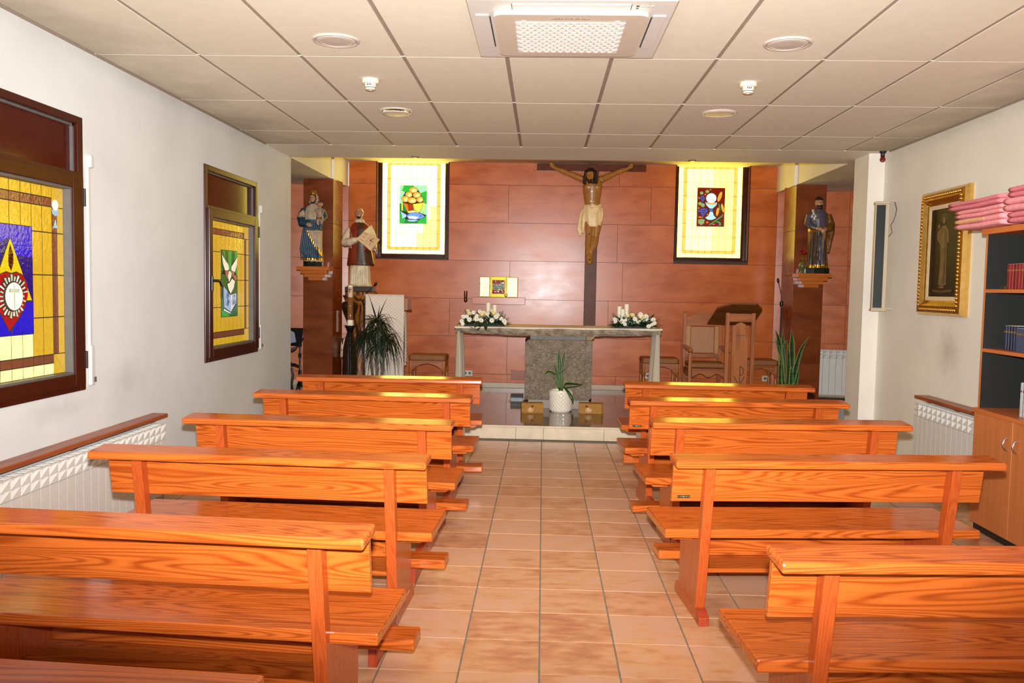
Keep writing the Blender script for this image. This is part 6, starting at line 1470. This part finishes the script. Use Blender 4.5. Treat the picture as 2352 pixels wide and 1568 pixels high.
MB().prism_z(rr_(hw, .215, .03, 5, 0, -.13), .405, .462).build('seat_cushion', TAN, ch, bevel=.018, seg=3)
n = 24; ap = [(-hw + .02, .40)] + [(-hw + .02 + (2*hw - .04)*k/n, .315 - .022*math.cos(2*math.pi*k/n*2)) for k in range(n + 1)] + [(hw - .02, .40)]
MB().prism_y(ap, -.355, -.330).build('scalloped_apron', LWOOD_X, ch)

# ------------------------------------------------------------------ bare wooden lectern at the right
lr = thing('lectern', 'bare oak lectern with carved centre board on the right', 'lectern', (2.30, 10.0, ZP))
for x in (-.150, .148): MB().box(x - .022, x + .022, -.02, .02, .03, 1.100).build('post', LWOOD, lr, bevel=.003)
MB().box(-.130, .128, -.012, .012, .995, 1.09).build('top_rail', LWOOD_X, lr)
cb_ = MB().prism_y([(-.095, .04), (.090, .04), (.088, .960), (.068, .955), (.045, .975), (0, .992), (-.045, .975), (-.068, .955), (-.095, .960)], -.030, .005).build('centre_board', LWOOD, lr, bevel=.003)
DK = plain('carved_shadow_wood', (96, 52, 24), .5)
MB().box(-.060, .060, -.034, -.030, .835, .843).build('carved_line', DK, cb_)
for k in range(10):
    a0 = -math.pi/2 + math.pi*k/9; 
pts = [(.010 + .035*math.cos(-math.pi/2 + math.pi*k/10), -.032, .425 + .050*math.sin(-math.pi/2 + math.pi*k/10)) for k in range(11)]
MB().tube(pts, .005, 6).build('carved_emblem', DK, cb_); MB().tube([(.005, -.032, .48), (.005, -.032, .14)], .005, 6).build('carved_emblem', DK, cb_); MB().tube([(-.06, -.032, .36), (.06, -.032, .14)], .005, 6).build('carved_emblem', DK, cb_); MB().tube([(.06, -.032, .36), (-.06, -.032, .14)], .005, 6).build('carved_emblem', DK, cb_)
for (x0, x1) in ((-.25, -.10), (.10, .25)): pass
MB().box(-.22, .22, -.12, .16, 0, .032).build('foot', LWOOD_X, lr, bevel=.004)
bd_ = [(-.315, .36), (.235, .36), (.262, .06), (.17, -.045), (-.10, -.045), (-.262, .04)]
zf = lambda y: 1.197 - (y + .045)*.62
MB().prism(bd_, lambda x, y: (x, y, zf(y)), lambda x, y: (x, y, zf(y) + .022)).build('reading_board', wood('dark_oak_board', (116, 66, 28), (84, 44, 16), 'X', .35, .4, freq=4, lines=.4), lr, bevel=.003)
MB().prism([(-.22, .33), (.20, .33), (.20, .36), (-.22, .36)], lambda x, y: (x, y, zf(y) + .022), lambda x, y: (x, y, zf(y) + .05)).build('book_stop', LWOOD_X, lr)

# ------------------------------------------------------------------ plants
TERR = plain('brown_plant_pot', (110, 70, 46), .5)
dp = thing('potted_plant', 'drooping dragon tree in front of the white lectern cloth', 'plant', (-1.845, 9.45, ZP))
MB().lathe([(.10, 0), (.12, .02), (.15, .26), (.155, .27), (.14, .27), (.13, .25), (.004, .24)], 24).build('pot', TERR, dp, smooth=True); MB().lathe([(.135, .235), (.003, .25)], 20).build('soil', SOIL, dp)
STEM = plain('grey_brown_stem', (104, 84, 62), .7, var=.2)
for (x, y, h_, dx) in ((.0, 0, .96, .0), (-.04, .03, .78, -.09), (.05, -.02, .72, .06)): MB().tube([(x, y, .24), (x + dx*.4, y, .24 + (h_ - .24)*.5), (x + dx, y, h_)], [.016, .014, .012], 8).build('stem', STEM, dp, smooth=True)
DRAC = plain('dragon_tree_leaf', (16, 32, 15), .4, var=.3, scale=20)
random.seed(31); f = MB()
def strap(m, p0, a, el, L, w_, droop):
    pts = []; n = 12; d0 = Vector((math.cos(a)*math.cos(el), math.sin(a)*math.cos(el), math.sin(el)))
    for i in range(n + 1):
        t = i/n; h_ = d0*(L*t); pts.append(Vector(p0) + Vector((h_.x*(1 - .35*t*droop), h_.y*(1 - .35*t*droop), h_.z - droop*L*.95*t*t)))
    o = len(m.v); side = Vector((-math.sin(a), math.cos(a), 0)); 
    for i, p in enumerate(pts):
        t = i/n; ww = w_*(.55 + .45*math.sin(math.pi*min(1, t*1.4 + .1)))*(1 - t**3)
        m.v += [tuple(p + side*ww), tuple(p + Vector((0, 0, -.3*ww))), tuple(p - side*ww)]
    for i in range(n): q_ = o + 3*i; m.f += [(q_, q_ + 1, q_ + 4, q_ + 3), (q_ + 1, q_ + 2, q_ + 5, q_ + 4)]
for (x, y, z, n) in ((0, 0, .93, 70), (0, 0, .84, 60), (-.13, .03, .76, 75), (.11, -.02, .74, 75), (.02, -.02, .66, 50)):
    for k in range(n):
        strap(f, (x, y, z), random.uniform(0, 2*math.pi), random.uniform(.0, 1.0), random.uniform(.34, .56), random.uniform(.005, .009), random.uniform(.75, 1.6))
for (a, el, L, dr__) in ((2.3, 1.05, .42, .12), (.9, 1.15, .40, .25), (2.75, .55, .42, .35), (2.9, .35, .30, .3), (.4, .55, .50, .75), (1.2, 1.3, .22, .1)): strap(f, (0, 0, .94), a if a < 3 else a, el, L, .010, dr__)
f.build('foliage', DRAC, dp)
snk = thing('potted_plant', 'tall snake plant with yellow-edged leaves beside the right pillar', 'plant', (2.855, 10.08, ZP))
MB().lathe([(.11, 0), (.13, .02), (.155, .22), (.16, .23), (.145, .23), (.14, .21), (.004, .20)], 24).build('pot', TERR, snk, smooth=True); MB().lathe([(.14, .195), (.003, .21)], 20).build('soil', SOIL, snk)
q2 = lambda px, py: ((1560 + px/7.467 - 1802)*.00518, (878 - (680 + py/7.467))*.00515 + .295)
for (l, ws, y) in (([(1760,1700),(1735,1200),(1690,780),(1612,592)], [.020,.034,.030,.001], -.03), ([(1800,1700),(1800,1200),(1770,800),(1760,560)], [.020,.028,.020,.001], .03), ([(1900,1700),(1925,1100),(1910,800),(1893,575)], [.022,.036,.032,.001], 0.0), ([(1930,1750),(1975,1250),(2060,900),(2185,690)], [.020,.032,.022,.001], -.02), ([(1830,1750),(1850,1300),(1840,1000),(1810,800)], [.018,.026,.022,.001], -.05),
        ([(1790,1600),(1715,1050),(1660,880),(1612,720)], [.016,.020,.014,.001], -.05), ([(1720,1750),(1705,1400),(1700,1180),(1690,1000)], [.022,.026,.018,.001], -.07), ([(1880,1800),(1890,1500),(1885,1300),(1878,1190)], [.022,.028,.022,.001], -.08), ([(1760,900),(1750,830),(1780,790),(1810,760)], [.010,.012,.010,.001], -.06), ([(1950,1800),(1960,1550),(2000,1350),(2010,1180)], [.020,.024,.016,.001], -.06), ([(1880,1650),(1905,1300),(1890,1050),(1870,850)], [.012,.018,.014,.001], .05)):
    pts = []
    for p in l:
        x, z = q2(*p); pts.append((x, y, max(z, .20)))
    blade(pts, ws, SANS, snk, side=Vector((1, .25, 0)))

# ------------------------------------------------------------------ left aisle, behind the wall end
bm_ = thing('microphone_stand', 'boom microphone stand in the left aisle behind the wall end', 'microphone', (-2.845, 9.9, ZP))
MB().lathe([(.13, 0), (.13, .014), (.015, .02)], 20).build('base', BLK, bm_, smooth=True); MB().tube([(0, 0, .01), (0, 0, .63)], .009, 8).build('pole', BLK, bm_, smooth=True); MB().lathe([(.018, .29), (.018, .33)], 10).build('collar', BLK, bm_); MB().lathe([(.018, .49), (.018, .53)], 10).build('collar', BLK, bm_); MB().ball((0, 0, .635), (.022, .02, .022), 10, 7).build('joint', BLK, bm_, smooth=True)
MB().tube([(.045, 0, .715), (-.02, 0, .625), (-.05, 0, .60)], .006, 8).build('boom', BLK, bm_, smooth=True); MB().tube([(-.04, 0, .605), (-.075, 0, .58), (-.115, 0, .560)], [.010, .020, .016], 10).build('microphone', plain('grey_brown_mic', (70, 52, 44), .4), bm_, smooth=True)
mc = thing('metal_chair', 'black tubular metal chair at the left aisle, mostly behind the wall', 'chair', (-2.90, 9.40, ZP))
for s in (0, 1): MB().tube([(.06 - .02*s, .30*s, 0), (.10, .30*s, .20), (.125, .30*s, .34), (.11, .30*s, .40), (.05, .30*s, .42), (-.30, .30*s, .42)], .012, 8).build('tube_leg', BLK, mc, smooth=True)
MB().box(-.32, .02, 0, .30, .425, .45).build('seat', plain('black_seat', (28, 28, 30), .6), mc, bevel=.006); MB().tube([(-.30, 0, .42), (-.36, 0, .85), (-.36, .30, .85), (-.30, .30, .42)], .011, 8).build('back_tube', BLK, mc, smooth=True); MB().box(-.365, -.345, .02, .28, .60, .83).build('backrest', plain('black_seat', (28, 28, 30)), mc, bevel=.005)
for s in (0, 1): MB().tube([(-.31, .30*s, .42), (-.33, .30*s, 0)], .012, 8).build('tube_leg', BLK, mc, smooth=True)
ms = thing('music_stand', 'music stand with a pale blue sheet at the left aisle', 'music stand', (-3.16, 10.4, ZP))
MB().lathe([(.14, 0), (.12, .012), (.012, .05)], 3).build('tripod_foot', BLK, ms); MB().tube([(0, 0, .03), (0, 0, .62)], .008, 8).build('pole', BLK, ms, smooth=True); MB().prism_x([(-.03, .60), (.05, .80), (.055, .80), (-.02, .59)], -.20, .20).build('desk', BLK, ms); MB().prism([(-.02, .60), (.135, .63), (.10, .745), (-.02, .80)], lambda x, z: (x, -.045 + (z - .6)*.4, z), lambda x, z: (x, -.043 + (z - .6)*.4, z)).build('sheet', plain('pale_blue_paper', (142, 148, 170), .7), ms)
wb = thing('storage_tub', 'low white plastic tub on the platform in the left aisle', 'tub', (-2.95, 9.55, ZP))
MB().prism_z(rr_(.11, .09, .03), 0, .09).build('tub', plain('cream_plastic', (206, 186, 150), .5), wb, bevel=.006); MB().prism_z(rr_(.118, .098, .03), .0905, .112).build('lid', plain('white_plastic_lid', (226, 220, 208), .45), wb, bevel=.005)
